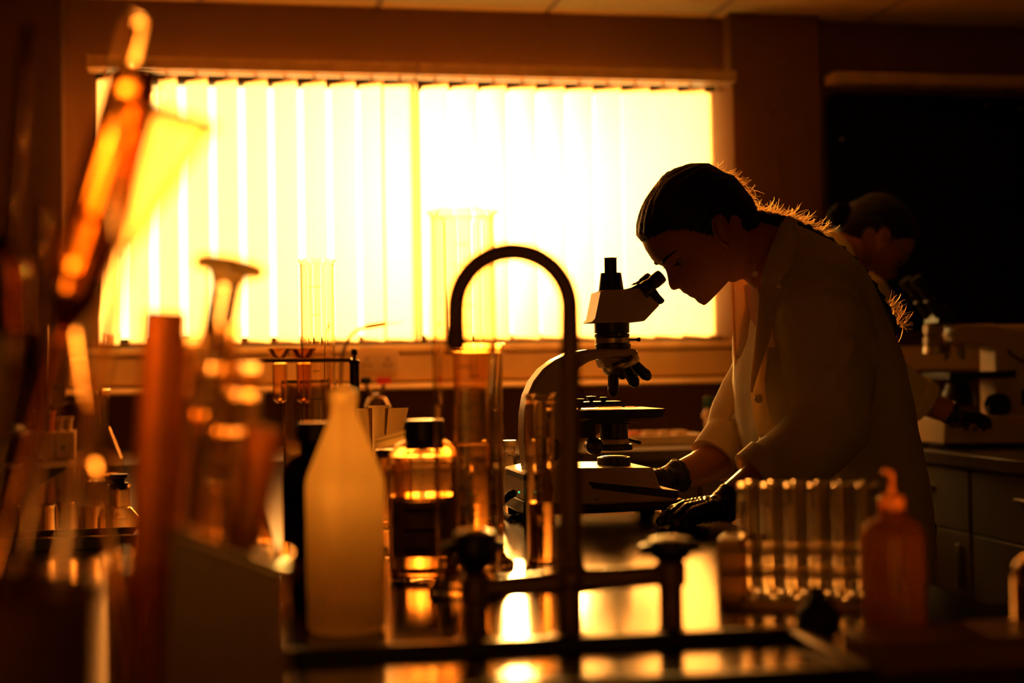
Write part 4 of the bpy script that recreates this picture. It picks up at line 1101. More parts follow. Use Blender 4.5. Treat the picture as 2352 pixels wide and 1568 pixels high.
# ================================================================== things on the wall worktop behind
Y = 4.32; B_ = base_at(866, Y); k = px2m(Y)
gt = empty('gas_tap', B_, 'twin gas tap with one red and one black handle, against the wall ledge', 'tap')
cz = W(866, 905, Y).z - BENCH
MB().lathe(B_, [(0, 0), (.03, 0), (.03, .006), (.014, .012), (.012, cz), (0, cz + .004)], 24).build('column', M['tap'], gt)
for s_, m_, nm in ((-1, 'dark', 0), (1, 'red', 1)):
    e_ = B_ + Z * (cz - .01)
    MB().tube([e_, e_ + U3 * (s_ * .022) - N3 * .02 - Z * .006, e_ + U3 * (s_ * .034) - N3 * .034 - Z * .032], [.008, .007, .0055], 12).build('nozzle', M['chrome'], gt)
    c_ = W(840 if s_ < 0 else 882, 874, Y)
    hd_ = MB().obox(c_, .016 if s_ < 0 else .021, .009, .011, U3, N3).build('handle', M[m_], gt, bevel=.003)
    MB().tube([Vector((c_.x, c_.y, c_.z - .012)), e_ + U3 * (s_ * .01)], .006, 10).build('spindle', M['tap'], gt)
Y = 4.4; B_ = base_at(783, Y)
wt_ = empty('water_tap', B_, 'thin swan-neck water tap with orange rubber nozzle, against the blind', 'tap')
MB().lathe(B_, [(0, 0), (.025, 0), (.025, .006), (.012, .012), (.010, .12), (.0065, .13), (0, .13)], 20).build('base', M['tap'], wt_)
pa = cat_mull([Vector((B_.x, B_.y, BENCH + .12)), W(785, 830, Y), W(797, 785, Y), W(815, 762, Y), W(838, 752, Y), W(845, 750, Y)], 6)
MB().tube(pa, .0055, 12).build('neck', M['tap'], wt_)
MB().tube([W(843, 750, Y), W(882, 744, Y)], [.0078, .0074], 14, 'round').build('nozzle', M['orange'], wt_)
MB().tube([W(882, 744, Y), W(925, 740, Y)], [.003, .002], 10).build('jet_tip', M['glass'], wt_)
q = base_at(1500, 4.5)
tb_ = tag(MB().obox(q + Z * .016, .16, .075, .016, U3, N3).build('pale_tray', M['white_plastic'], bevel=.004), 'pale shallow tray on the wall worktop beyond the microscope', 'tray')
for i in range(5):
    p_ = q + U3 * (-.12 + .05 * i) - N3 * .02 + Z * .0322
    o = MB().obox(p_ + Z * .006, .018, .03, .006, U3, N3).build('sample_pack', M['orange' if i < 2 else 'paper'], bevel=.002)
    tag(o, ('orange pack at the tray end nearer the microscope arm', 'orange pack in the pale tray beside a cream one', 'cream pack in the pale tray beside an orange one', 'cream pack between two other cream packs in the tray', 'cream pack at the tray end nearer the woman\'s sleeve')[i], 'pack', 'packs in the pale tray')
q = base_at(1690, 4.55)
cb = tag(MB().obox(q + Z * .04, .085, .06, .04, U3, N3).build('carton', M['white_plastic'], bevel=.003), 'pale carton half hidden by the woman\'s sleeve', 'box')
MB().obox(q + Z * .0805 , .0855, .006, .0006, U3, N3).build('tape', M['label'], cb)
p_ = W(1628, 972, 4.5); p_.z = BENCH + .0802
gb_ = empty('dropper_bottle', Vector((p_.x, p_.y, p_.z)), 'small pale bottle with dark green cap on the carton', 'bottle')
MB().lathe(p_, [(0, 0), (.020, 0), (.023, .004), (.021, .016), (.012, .030), (.010, .036), (0, .036)], 24).build('body', M['white_plastic'], gb_)
MB().lathe(p_ + Z * .034, [(0, 0), (.017, 0), (.017, .026), (.014, .034), (0, .034)], 20).build('cap', M['green'], gb_)
p_ = RV(266, 794, VW - .02); p_.z = SILL
nb = tag(MB().obox(p_ + Z * .028 - N3 * .012, .017, .008, .028, U3, N3).build('window_sensor', M['green'], bevel=.003), 'small grey-green box on the window sill by the blind edge', 'box')
MB().obox(p_ + Z * .028 - N3 * .0205, .010, .0008, .014, U3, N3).build('face_plate', M['white_plastic'], nb)
# ================================================================== the woman at the microscope
foot = PT(1985, 1200); foot.z = 0
wo_ = empty('person', foot, 'woman in white lab coat and black gloves bending over the pale microscope', 'person')
UPV = (U3 * -.72 + Z * .69).normalized()
FWV = (U3 * -.69 - Z * .72).normalized()
O0 = PT(1620, 560)                           # origin of the head frame, on the symmetry plane
SP_ = (PT(1700, 560) - PT(1600, 560)).length / 100
def ab(px, py):
    p = PT(px, py) - O0
    return p.dot(UPV), p.dot(FWV)
def prof(lst):
    q = sorted(ab(x, y) for x, y in lst)
    return [a for a, b in q], [b for a, b in q]
face_px = [(1613.5, 699), (1605, 695.7), (1600.5, 690), (1597, 684.5), (1591, 683.5), (1584, 680), (1581, 676), (1572, 673), (1567, 667), (1562.7, 662), (1556, 664), (1548.5, 667), (1541.5, 665), (1536.5, 656), (1534.5, 645), (1531, 626), (1525, 612), (1513, 603), (1503, 597), (1497, 588), (1487, 572), (1480, 556), (1474, 535), (1476, 510), (1484, 486), (1497, 460), (1512, 436), (1533, 414), (1557, 398)]
fa, fb_ = prof(face_px)
# same outline without the nose
nn_px = [p for p in face_px if p not in ((1556, 664), (1548.5, 667), (1541.5, 665), (1536.5, 656), (1534.5, 645), (1531, 626), (1525, 612))] + [(1551, 645), (1541, 628), (1531, 614)]
na, nb_ = prof(nn_px)
back_px = [(1557, 398), (1590, 390), (1620, 392), (1655, 409), (1684, 426), (1703, 452), (1718, 480), (1722, 510), (1722, 545), (1712, 590), (1700, 620), (1678, 640)]
ba, bb_ = prof(back_px)
aw = [ab(*p)[0] for p in ((1500, 412), (1540, 395))]
A_TOP = max(max(fa), max(ba)); A_BOT = min(fa) - .004
hw_a = np.array([0, .01, .025, .05, .085, .12, .15, .175, .195, .215]) / .2
def half_w(a):
    h = (a - A_BOT) / (A_TOP - A_BOT)        # 0 chin .. 1 vertex
    return float(np.interp(h, [0, .03, .08, .16, .28, .42, .56, .7, .82, .9, .96, 1.0], [.016, .024, .033, .045, .055, .064, .070, .0735, .069, .056, .037, .006]))
def head_ring(a, n=110):
    F = float(np.interp(a, na, nb_)); FN = float(np.interp(a, fa, fb_)); Bk = float(np.interp(a, ba, bb_))
    if Bk > F - .02: Bk = F - .02
    w_ = half_w(a)
    c_ = F * .42 + Bk * .58
    h = (a - A_BOT) / (A_TOP - A_BOT)
    out = []
    eye_h = ab(1548, 603)[0]; nose_h = ab(1545, 662)[0]
    for k in range(n):
        th = 2 * PI * k / n
        cs, sn = math.cos(th), math.sin(th)
        ex = .80 if cs > 0 else .95
        y = w_ * math.copysign(abs(sn) ** .92, sn)
        if cs > 0:
            f = c_ + (F - c_) * cs ** ex
            sig = float(np.interp(a, [nose_h - .006, nose_h + .006, eye_h, eye_h + .012], [.0125, .0125, .0075, .010]))
            f += max(0.0, FN - F) * math.exp(-(y / sig) ** 2)
            ys = abs(y)
            f -= .0085 * math.exp(-((ys - .031) / .013) ** 2 - ((a - eye_h + .002) / .011) ** 2)      # eye sockets
            f += .0035 * math.exp(-((ys - .028) / .016) ** 2 - ((a - eye_h - .017) / .007) ** 2)      # brow ridge
            f += .003 * math.exp(-((ys - .043) / .014) ** 2 - ((a - eye_h + .032) / .014) ** 2)       # cheekbones
            f += .0035 * math.exp(-((ys - .0125) / .0045) ** 2 - ((a - nose_h - .006) / .007) ** 2)   # nostril wings
        else:
            f = c_ + (c_ - Bk) * -abs(cs) ** ex
        out.append(O0 + UPV * a + FWV * f + T3 * y)
    return out
body = MB()
body.rings([head_ring(a) for a in np.concatenate([np.linspace(A_BOT, A_BOT + .012, 6), np.linspace(A_BOT + .014, A_TOP - .006, 140), np.linspace(A_TOP - .004, A_TOP - .0005, 4)])])
# eyelids / lips are shaped above; ears
def ear(t, sgn):
    m = body
    c = PT(1656, 531, t)
    ea = (UPV * .80 + FWV * -.35).normalized()
    eb = (FWV * .8 + UPV * .35).normalized()
    outv = (T3 * sgn)
    pts = []; rad = []
    for q in np.linspace(-2.2, 2.6, 26):
        sq_ = 1.0 if q > -1.2 else .8
        pts.append(c + ea * (.0265 * math.cos(q + .2)) * sq_ - eb * (.0155 * math.sin(q + .2) * -1) * sq_ + outv * (.010 + .003 * math.sin(q)))
        rad.append(.0036 if abs(q) < 1.9 else .0044)
    m.tube(pts, rad, 10, 'round')
    m.tube([c + ea * .012 + outv * .004, c - ea * .012 + outv * .004], [.012, .010], 12, 'round')
    m.tube([c - ea * .022 + outv * .007 + eb * .003, c - ea * .029 + outv * .007 + eb * .004], [.0062, .0052], 10, 'round')
    m.tube([c + eb * .012 + outv * .006 - ea * .004, c + eb * .010 + outv * .006 - ea * .010], [.0040, .0034], 8, 'round')
ear(.066, 1); ear(-.066, -1)
body.tube([PT(1690, 570), PT(1712, 572), PT(1745, 580), PT(1800, 625), PT(1850, 700)], [.060, .0535, .0535, .062, .075], 28, 'round')
def tring(Bp, Fp, hw, n=40, sc=1.0, ex=.62):
    b_, f_ = PT(Bp[0], Bp[1], hw * .6) - T3 * (hw * .6), PT(*Fp); c_ = (b_ + f_) / 2; e = (b_ - f_) / 2 * sc
    return [c_ + e * math.copysign(abs(math.cos(2 * PI * k / n)) ** ex, math.cos(2 * PI * k / n)) + T3 * (hw * sc * math.copysign(abs(math.sin(2 * PI * k / n)) ** ex, math.sin(2 * PI * k / n))) for k in range(n)]
TR_ = [((1812, 500), (1756, 628), .070), ((1868, 521), (1749, 662), .125), ((1928, 556), (1744, 700), .178), ((1982, 606), (1740, 760), .198), ((2028, 688), (1732, 830), .202),
       ((2064, 775), (1728, 900), .195), ((2091, 870), (1734, 970), .188), ((2112, 970), (1747, 1050), .188), ((2128, 1060), (1766, 1120), .196), ((2140, 1150), (1788, 1190), .205), ((2147, 1270), (1800, 1300), .212), ((2150, 1440), (1808, 1450), .22), ((2146, 1640), (1815, 1650), .225)]
body.rings([tring(b_, f_, w_, sc=.86) for b_, f_, w_ in TR_[1:10]])
hip = PT(1965, 1180)
for t in (.09, -.09):
    h_ = hip + T3 * t; kn = PT(1955, 1560) + T3 * t; an = Vector((PT(1985, 1500).x, PT(1985, 1500).y, .09)) + T3 * t
    body.tube([h_, h_.lerp(kn, .5), kn, kn.lerp(an, .5), an, Vector((an.x, an.y, .05))], [.085, .075, .055, .05, .036, .034], 18, 'round')
    body.tube([Vector((an.x, an.y, .045)), Vector((an.x, an.y, .032)) - U3 * .08, Vector((an.x, an.y, .02)) - U3 * .15], [.034, .032, .02], 14, 'round')
# arms (forearm visible on the far side)
NEAR = [(1884, 672, .10), (1890, 750, .20), (1898, 880, .22), (1905, 975, .235), (1830, 1045, .245), (1745, 1105, .25)]
NR = [.078, .078, .072, .068, .058, .050]
FAR = [(1850, 680, -.10), (1800, 780, -.20), (1745, 890, -.215), (1705, 960, -.21), (1670, 1025, -.19), (1640, 1058, -.17)]
FR = [.078, .074, .066, .062, .052, .046]
body.tube([PT(*p) for p in NEAR] + [PT(1696, 1139, .27), PT(1665, 1162, .278)], [r_ * .75 for r_ in NR[:-1]] + [.034, .0285, .0255], 18, 'round')
body.tube([PT(*p) for p in FAR] + [PT(1600, 1078, -.15), PT(1560, 1094, -.13), PT(1535, 1100, -.125)], [r_ * .75 for r_ in FR[:-1]] + [.036, .031, .0275, .025], 18, 'round')
# hands: palm and five unequal fingers each; the gloves repeat them a little larger
def rest(p, r_):
    if p.z < BENCH + r_ + .0005: p.z = BENCH + r_ + .0005
    return p
NH = dict(wrist=(1666, 1162, 0.278), knuck=[(1578, 1169, 0.241), (1573, 1166, 0.262), (1581, 1172, 0.283), (1595, 1181, 0.302)],
          fing=[[(1549, 1173, 0.241), (1529, 1189, 0.239), (1519, 1202, 0.238)], [(1550, 1180, 0.264), (1546, 1200, 0.265), (1556, 1212, 0.266)], [(1557, 1190, 0.286), (1556, 1209, 0.287), (1569, 1217, 0.287)], [(1574, 1198, 0.306), (1575, 1212, 0.307), (1588, 1218, 0.307)]],
          thumb=[(1640, 1177, 0.250), (1607, 1185, 0.226), (1573, 1195, 0.220), (1549, 1203, 0.218)])
FH = dict(wrist=(1548, 1096, -.125), knuck=[(1502, 1094, -.108), (1500, 1092, -.124), (1502, 1096, -.140), (1507, 1103, -.154)],
          fing=[[(1480, 1104, -.110), (1466, 1117, -.112), (1458, 1128, -.113)], [(1477, 1105, -.126), (1466, 1121, -.127), (1466, 1134, -.128)], [(1481, 1110, -.142), (1472, 1126, -.143), (1476, 1138, -.143)], [(1490, 1117, -.156), (1484, 1131, -.157), (1489, 1141, -.157)]],
          thumb=[(1536, 1108, -.104), (1518, 1120, -.100), (1502, 1130, -.100), (1490, 1136, -.101)])
RF = [.0098, .0102, .0097, .0085]
def hand(mb, H, g, near):
    wr = PT(*H['wrist'])
    for i in range(4):
        kn = PT(*H['knuck'][i])
        off = T3 * ((i - 1.5) * -.012 * (-1 if near else 1))
        mb.tube([wr + off * 1.0, wr.lerp(kn, .55) + off * .3, kn], [.0165 + g, .0145 + g, .0118 + g], 14, 'round')
        pts = [kn] + [PT(*q) for q in H['fing'][i]]
        rr = [RF[i] * 1.12 + g, RF[i] + g, RF[i] * .94 + g, RF[i] * .84 + g]
        if near: pts = [pts[0]] + [rest(q, r_) for q, r_ in zip(pts[1:], rr[1:])]
        mb.tube(pts, rr, 14, 'round')
    pts = [PT(*q) for q in H['thumb']]
    rr = [.0145 + g, .0120 + g, .0108 + g, .0092 + g]
    if near: pts = [rest(q, r_) for q, r_ in zip(pts, rr)]
    mb.tube([wr] + pts, [.0165 + g] + rr, 14, 'round')
hand(body, NH, -.0012, True); hand(body, FH, -.0012, False)
me = remesh(body, .0023, 3)
body_o = place_mesh(me, 'body', M['skin'], wo_)
for H, nr, nm in ((NH, True, 'glove'), (FH, False, 'glove')):
    g = MB(); hand(g, H, .0008, nr)
    if nr: cuff = [(1666, 1161, .278), (1686, 1147, .275)]; cr = [.0265, .0305]
    else: cuff = [(1548, 1096, -.125), (1563, 1090, -.13)]; cr = [.0275, .0325]
    w0, w1 = PT(*cuff[0]), PT(*cuff[1])
    g.tube([w0.lerp(w1, -.6), w0, w0.lerp(w1, .5), w1], [.024, cr[0] - .001, cr[1] - .003, cr[1] - .001], 24)
    me = remesh(g, .0021, 2)
    c_, n_ = co_of(me), no_of(me)
    wv = np.array(w0); dv = np.array((w1 - w0).normalized())
    s_ = (c_ - wv) @ dv
    amp = np.where(s_ > -.035, .0013, .0005)
    wr_ = np.sin(s_ * 900 + 3 * np.sin(c_[:, 2] * 220 + c_[:, 0] * 90)) * amp
    set_co(me, c_ + n_ * wr_[:, None])
    place_mesh(me, nm, M['glove'], wo_)
# trousers and shoes below the coat
tm_ = MB(); sh_ = []
for t in (.09, -.09):
    h_ = hip + T3 * t; kn = PT(1955, 1560) + T3 * t; an = Vector((PT(1985, 1500).x, PT(1985, 1500).y, .09)) + T3 * t
    tm_.tube([h_, h_.lerp(kn, .5), kn, kn.lerp(an, .5), an - Z * .015], [.098, .088, .072, .068, .062], 20)
    s2 = MB(); s2.tube([Vector((an.x, an.y, .042)) + U3 * .02, Vector((an.x, an.y, .042)), Vector((an.x, an.y, .042)) - U3 * .09, Vector((an.x, an.y, .030)) - U3 * .17], [.034, .041, .040, .028], 16, 'round'); sh_.append(s2)
place_mesh(remesh(tm_, .012, 2), 'trousers', M['trousers'], wo_)
for s2 in sh_: s2.build('shoe', M['shoe'], wo_)
# eyes, brows, lashes, earring
eh, ef = ab(1550, 602)
for sg in (1, -1):
    p_ = O0 + UPV * (eh - .001) + FWV * (float(np.interp(eh, na, nb_)) - .0225) + T3 * (.031 * sg)
    ey = MB().lathe(p_ - FWV * .0115, [(0, 0)] + [(.0115 * math.sin(q), .0115 - .0115 * math.cos(q)) for q in np.linspace(.2, 2.95, 12)] + [(0, .023)], 20, FWV).build('eye', M['eyeball'], wo_)
    MB().lathe(p_ + FWV * .0105, [(0, .0014), (.0052, .0002), (.0052, -.001), (0, -.001)], 16, FWV).build('iris', M['ink'], ey)
    br = MB(); bh = ab(1535, 583)[0]
    pts = []
    for q in np.linspace(0, 1, 9):
        yy = .013 + .036 * q
        a_ = eh + .0175 + .004 * math.sin(q * 2.4)
        F = float(np.interp(a_, na, nb_)); rg = head_ring(a_, 144)
        best = min(rg, key=lambda P_: abs((P_ - O0).dot(T3) - yy * sg) - (1 if (P_ - O0).dot(FWV) > F - .05 else 0))
        pts.append(best + FWV * .0002)
    br.tube(pts, [.0012, .0022, .0026, .0026, .0024, .0022, .0018, .0014, .0008], 8, 'round')
    br.build('eyebrow', M['hair'], wo_)
    ls = MB()
    for q in range(11):
        b_ = p_ + FWV * .0118 + UPV * .002 + T3 * ((-.010 + .002 * q))
        ls.tube([b_, b_ + FWV * .006 + UPV * .0005, b_ + FWV * .011 + UPV * .004], [.00035, .0003, .00015], 4)
    ls.build('eyelashes', M['hair'], wo_)['kind'] = 'stuff'
MB().lathe(PT(1665, 562, .0735), [(0, -.0025), (.0018, -.0018), (.0025, 0), (.0018, .0018), (0, .0025)], 14, T3).build('earring', M['pearl'], wo_)

# hair pulled back into a braid
hf_px = [(1480, 556), (1466.5, 540), (1465.5, 515), (1472, 489), (1482.5, 465.6), (1496.6, 442), (1511, 418), (1530, 399.6)]
hb_px = [(1530, 399.6), (1553, 385), (1577, 379), (1600, 376.7), (1622, 378), (1636, 387), (1655, 397), (1676, 406), (1688, 418), (1702, 435), (1718.5, 454), (1730, 475), (1737, 490), (1742, 515), (1735, 545), (1725, 570)]
hfa, hfb = prof(hf_px); hba, hbb = prof(hb_px)
HT = max(max(hfa), max(hba)); HB_ = min(hba)
line = [(1440, 560), (1480, 556), (1492, 538), (1510, 528), (1545, 535), (1580, 545), (1612, 551), (1630, 562), (1641, 564), (1643, 545), (1640, 520), (1648, 504), (1666, 503), (1680, 516), (1684, 545), (1696, 553), (1722, 545), (1760, 530)]
def hair_ring(a, n=150):
    F = float(np.interp(a, hfa, hfb)); Bk = float(np.interp(a, hba, hbb))
    if a < min(hfa): F = float(np.interp(a, na, nb_)) + .001
    h = (a - A_BOT) / (A_TOP - A_BOT)
    top = (a - HB_) / (HT - HB_)
    w_ = half_w(min(a, A_TOP - .02)) + .0085
    if a > A_TOP - .06: w_ = .0815 * max(0.0, 1 - ((a - (HT - .075)) / .0755) ** 2) ** .5 if a > HT - .075 else w_
    c_ = F * .42 + Bk * .58
    out = []
    for k in range(n):
        th = 2 * PI * k / n; cs, sn = math.cos(th), math.sin(th)
        y = w_ * math.copysign(abs(sn) ** .92, sn)
        f = c_ + ((F - c_) * cs ** .85 if cs > 0 else (c_ - Bk) * -abs(cs) ** .95)
        p_ = O0 + UPV * a + FWV * f + T3 * y
        out.append(p_)
    return out
def to_px(p_):
    d = p_ - CAM; z_ = d.dot(_f); return 1176 + FPX * d.dot(_r) / z_, 784 - FPX * d.dot(_u) / z_
lx = np.array([p[0] for p in line], float); ly = np.array([p[1] for p in line], float)
def keep(p_):
    # mirror the near-side hairline to both sides by working on the symmetry plane
    q = p_ - T3 * (p_ - O0).dot(T3)
    y_ = abs((p_ - O0).dot(T3))
    x, y = to_px(q)
    if x > 1722 and y > 540: return False
    # x is not monotone round the ear: take the lowest line there
    return y < np.interp(x, [1440, 1480, 1492, 1510, 1545, 1580, 1612, 1628, 1640, 1644, 1650, 1668, 1682, 1694, 1722, 1760], [560, 556, 545, 536, 538, 546, 551, 561, 556, 512, 503, 502, 515, 548, 548, 530])
rs = [hair_ring(a) for a in np.concatenate([np.linspace(HB_ + .002, HT - .012, 90), np.linspace(HT - .0105, HT - .0003, 9)])]
seg = len(rs[0]); vs = [p for r_ in rs for p in r_]; kp = [keep(p) for p in vs]
hm = MB(); idx = {}
fs = []
for i in range(len(rs) - 1):
    for k in range(seg):
        q = (i * seg + k, i * seg + (k + 1) % seg, (i + 1) * seg + (k + 1) % seg, (i + 1) * seg + k)
        if sum(kp[x] for x in q) >= 3: fs.append(q)
fs.append(tuple(range((len(rs) - 1) * seg, len(rs) * seg)))
used = sorted({x for f in fs for x in f}); mp = {x: i for i, x in enumerate(used)}
# combed waves along the strands
vv = []
for x in used:
    p_ = vs[x]; l = (p_ - O0)
    nr_ = (l - UPV * (l.dot(UPV) * .2)).normalized()
    ang = math.atan2(l.dot(T3), l.dot(UPV) + .02)
    vv.append(p_ + nr_ * (.0009 * math.sin(ang * 46 + 5 * noise.noise(p_ * 18)) + .0016 * noise.noise(p_ * 40)))
hm.add(vv, [tuple(mp[x] for x in f) for f in fs])
hair = hm.build('hair', M['hair'], wo_, sharp=80)
so_ = hair.modifiers.new('thick', 'SOLIDIFY'); so_.thickness = .010; so_.offset = -1
# braid: overlapping lobes from the nape over the collar and down the far side of the back
bp = cat_mull([PT(1722, 500), PT(1752, 502), PT(1786, 508, -.004), PT(1820, 518, -.010), PT(1862, 535, -.016), PT(1915, 566, -.022), PT(1968, 612, -.030), PT(2012, 672, -.036), PT(2040, 722, -.040), PT(2058, 765, -.042)], 8)
br = MB()
n = len(bp); L = 0
for i in range(0, n - 1, 2):
    d = (bp[min(n - 1, i + 1)] - bp[max(0, i - 1)]).normalized(); s_ = 1 if (i // 2) % 2 else -1
    sz = 1.0 - .45 * i / n
    sd_ = d.cross(Z.cross(d)).normalized(); sd2 = d.cross(sd_).normalized()
    c_ = bp[i]
    br.tube([c_ - d * .009 + sd2 * (s_ * .007 * sz), c_ + sd2 * (s_ * .005 * sz), c_ + d * .010 - sd2 * (s_ * .004 * sz)], [.009 * sz, .0155 * sz, .008 * sz], 12, 'round')
bo_ = place_mesh(remesh(br, .0022, 1), 'braid', M['hair'], wo_)
tie = bp[-3]
MB().lathe(bp[-3], [(0, 0), (.009, 0), (.0105, .003), (.009, .006), (0, .006)], 16, (bp[-2] - bp[-4]).normalized()).build('hair_tie', M['dark'], bo_)
# loose hairs standing off head, braid and collar, backlit glow helped by their pale amber colour
fl_ = MB()
def wisp(p_, d, L, r_=.0003):
    q = [p_]; cur = Vector(rng.normal(size=3)) * .5
    for i in range(5):
        d = (d + cur * .34 + Vector(rng.normal(size=3)) * .12).normalized(); q.append(q[-1] + d * (L / 5))
    fl_.tube(q, [r_, r_, r_ * .9, r_ * .8, r_ * .7, r_ * .4], 3)
outl = [PT(*p) for p in ((1622, 378), (1645, 391), (1676, 405), (1688, 418), (1702, 435), (1718, 454), (1730, 475), (1745, 483), (1765, 489), (1790, 489), (1806, 494), (1830, 503), (1860, 515), (1895, 533))]
for i in range(480):
    u_ = rng.random() ** .9 * (len(outl) - 1.001); j = int(u_); p_ = outl[j].lerp(outl[j + 1], u_ - j)
    d0 = (outl[j + 1] - outl[j]).normalized(); up_ = (Z - d0 * Z.dot(d0)).normalized()
    if u_ > 10: wt2 = .7
    wisp(p_ - up_ * .004 + T3 * rng.normal() * .018, (up_ * (.35 + .5 * rng.random()) + d0 * (.7 + .3 * rng.random())).normalized(), (.012 + .022 * rng.random()))
fr = [PT(*p) for p in ((1480, 556), (1466, 540), (1466, 515), (1472, 489), (1482, 466), (1497, 442), (1511, 418), (1540, 392), (1590, 377))]
for i in range(240):
    u_ = rng.random() * (len(fr) - 1.001); j = int(u_); p_ = fr[j].lerp(fr[j + 1], u_ - j)
    d0 = (fr[j + 1] - fr[j]).normalized(); up_ = (U3 * -.8 + Z * .6)
    wisp(p_ + T3 * rng.normal() * .014 - up_ * .002, (d0 * .9 + up_ * (.25 + .3 * rng.random())).normalized(), .004 + .007 * rng.random(), .0002)
tip = [PT(2042, 690, -.042), PT(2056, 722, -.042), PT(2068, 757, -.042)]
for i in range(70):
    u_ = rng.random() * 1.99; j = int(u_)
    wisp(tip[j].lerp(tip[j + 1], u_ - j) + T3 * rng.normal() * .008, (U3 * (.6 + .4 * rng.random()) + Z * rng.normal() * .5).normalized(), .012 + .022 * rng.random())
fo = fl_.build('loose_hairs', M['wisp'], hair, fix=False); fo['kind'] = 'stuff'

# shirt under the coat
shm = MB()
shm.rings([tring(b_, f_, w_, sc=.92) for b_, f_, w_ in TR_[1:10]])
shirt = place_mesh(remesh(shm, .008, 2), 'shirt', M['shirt'], wo_)
rows = []
for q in np.linspace(0, 1, 7):
    rows.append([PT(np.interp(q, [0, .5, 1], [1706, 1716, 1728]) + 34 * c_, np.interp(q, [0, 1], [652 + 6 * c_, 850]), -.055 + .075 * c_) for c_ in (0, .33, .66, 1)])
sp_ = MB(); sp_.sheet(rows, .0012, T3); sp_.build('placket', M['shirt'], shirt)
sc_ = MB()
rows = [[PT(1776, 556, .062), PT(1764, 590, .068), PT(1752, 634, .062)], [PT(1770, 552, .056), PT(1752, 590, .06), PT(1738, 632, .054)], [PT(1765, 560, .055), PT(1740, 612, .054), PT(1724, 650, .045)]]
sc_.sheet(rows, .0015, T3)
cl = sc_.build('collar', M['shirt'], shirt)
MB().lathe(PT(1734, 629, .062), [(0, 0), (.0055, 0), (.0055, .002), (0, .0022)], 16, T3).build('button', M['pearl'], cl)

# lab coat: trunk and sleeves as one garment with folds
cm = MB()
cm.rings([tring(b_, f_, w_, n=48) for b_, f_, w_ in TR_])
cm.tube([PT(*p) for p in NEAR], NR, 26, 'flat')
cm.tube([PT(*p) for p in FAR], FR, 26, 'flat')
me = remesh(cm, .0046, 6, .5)
c_, n_ = co_of(me), no_of(me)
def seg_dist(P_, pts):
    best = np.full(len(P_), 9.0); par = np.zeros(len(P_)); tot = 0
    for a, b in zip(pts, pts[1:]):
        a, b = np.array(a), np.array(b); d = b - a; L2 = d @ d
        t = np.clip(((P_ - a) @ d) / L2, 0, 1)
        dist = np.linalg.norm(P_ - (a + t[:, None] * d), axis=1)
        m_ = dist < best; best[m_] = dist[m_]; par[m_] = tot + t[m_]
        tot += 1
    return best, par / max(tot, 1)
disp = np.zeros(len(c_))
def sleeve_surface(px, py, t): return PT(px, py, t)
folds = [([(1822, 800, .27), (1858, 755, .28), (1905, 715, .28), (1950, 690, .265)], .0085, .011), ([(1812, 930, .27), (1850, 895, .295), (1900, 865, .298), (1940, 835, .29), (1952, 790, .28)], .0095, .011),
         ([(1808, 945, .27), (1850, 946, .30), (1895, 952, .305)], -.014, .008), ([(1800, 965, .29), (1835, 965, .30), (1870, 985, .305)], .008, .009),
         ([(1765, 1022, .29), (1800, 1005, .30), (1840, 1010, .305)], .006, .009), ([(1840, 660, .23), (1890, 640, .235), (1950, 660, .22), (1985, 740, .24), (1998, 830, .25)], .006, .010),
         ([(1990, 850, .24), (1985, 920, .25), (1960, 980, .26)], .007, .012), ([(1830, 780, .22), (1860, 700, .24), (1930, 640, .2)], -.005, .010),
         ([(2010, 780, .2), (2030, 900, .2), (2040, 1020, .2)], .006, .016), ([(1985, 930, .22), (2010, 1020, .21), (2030, 1100, .21)], .006, .014),
         ([(1700, 905, -.17), (1680, 935, -.17), (1668, 960, -.16)], -.008, .007), ([(1672, 950, -.15), (1690, 960, -.14), (1720, 958, -.14)], .008, .008),
         ([(1650, 975, -.15), (1672, 990, -.14), (1700, 992, -.14)], .007, .008), ([(1636, 990, -.16), (1660, 1012, -.14)], -.006, .006)]
for pl_, amp, sg in folds:
    d_, _ = seg_dist(c_, [PT(*p) for p in pl_])
    disp += 1.25 * amp * np.exp(-(d_ / sg) ** 2)
big = np.array([noise.noise(Vector(p) * 9) * .006 + noise.noise(Vector(p) * 24 + Vector((5, 2, 1))) * .0022 for p in c_])
set_co(me, c_ + n_ * (disp + big)[:, None])
coat = place_mesh(me, 'lab_coat', M['coat'], wo_)
# folded cuffs
def cuff(path, r0, r1, name):
    a, b = PT(*path[0]), PT(*path[1]); d = (b - a).normalized(); L = (b - a).length
    m_ = MB(); m_.lathe(a, [(r0, 0), (r0 + .003, .001), (r1 + .003, L - .001), (r1 + .001, L), (r1 - .002, L - .002), (r1 - .006, L - .02), (r0 - .004, .004), (r0, 0)], 48, d)
    return m_.build(name, M['coat'], wo_)
cuff([(1776, 1083, .25), (1738, 1110, .25)], .054, .051, 'cuff')
cuff([(1682, 1012, -.19), (1642, 1060, -.17)], .0535, .049, 'cuff')
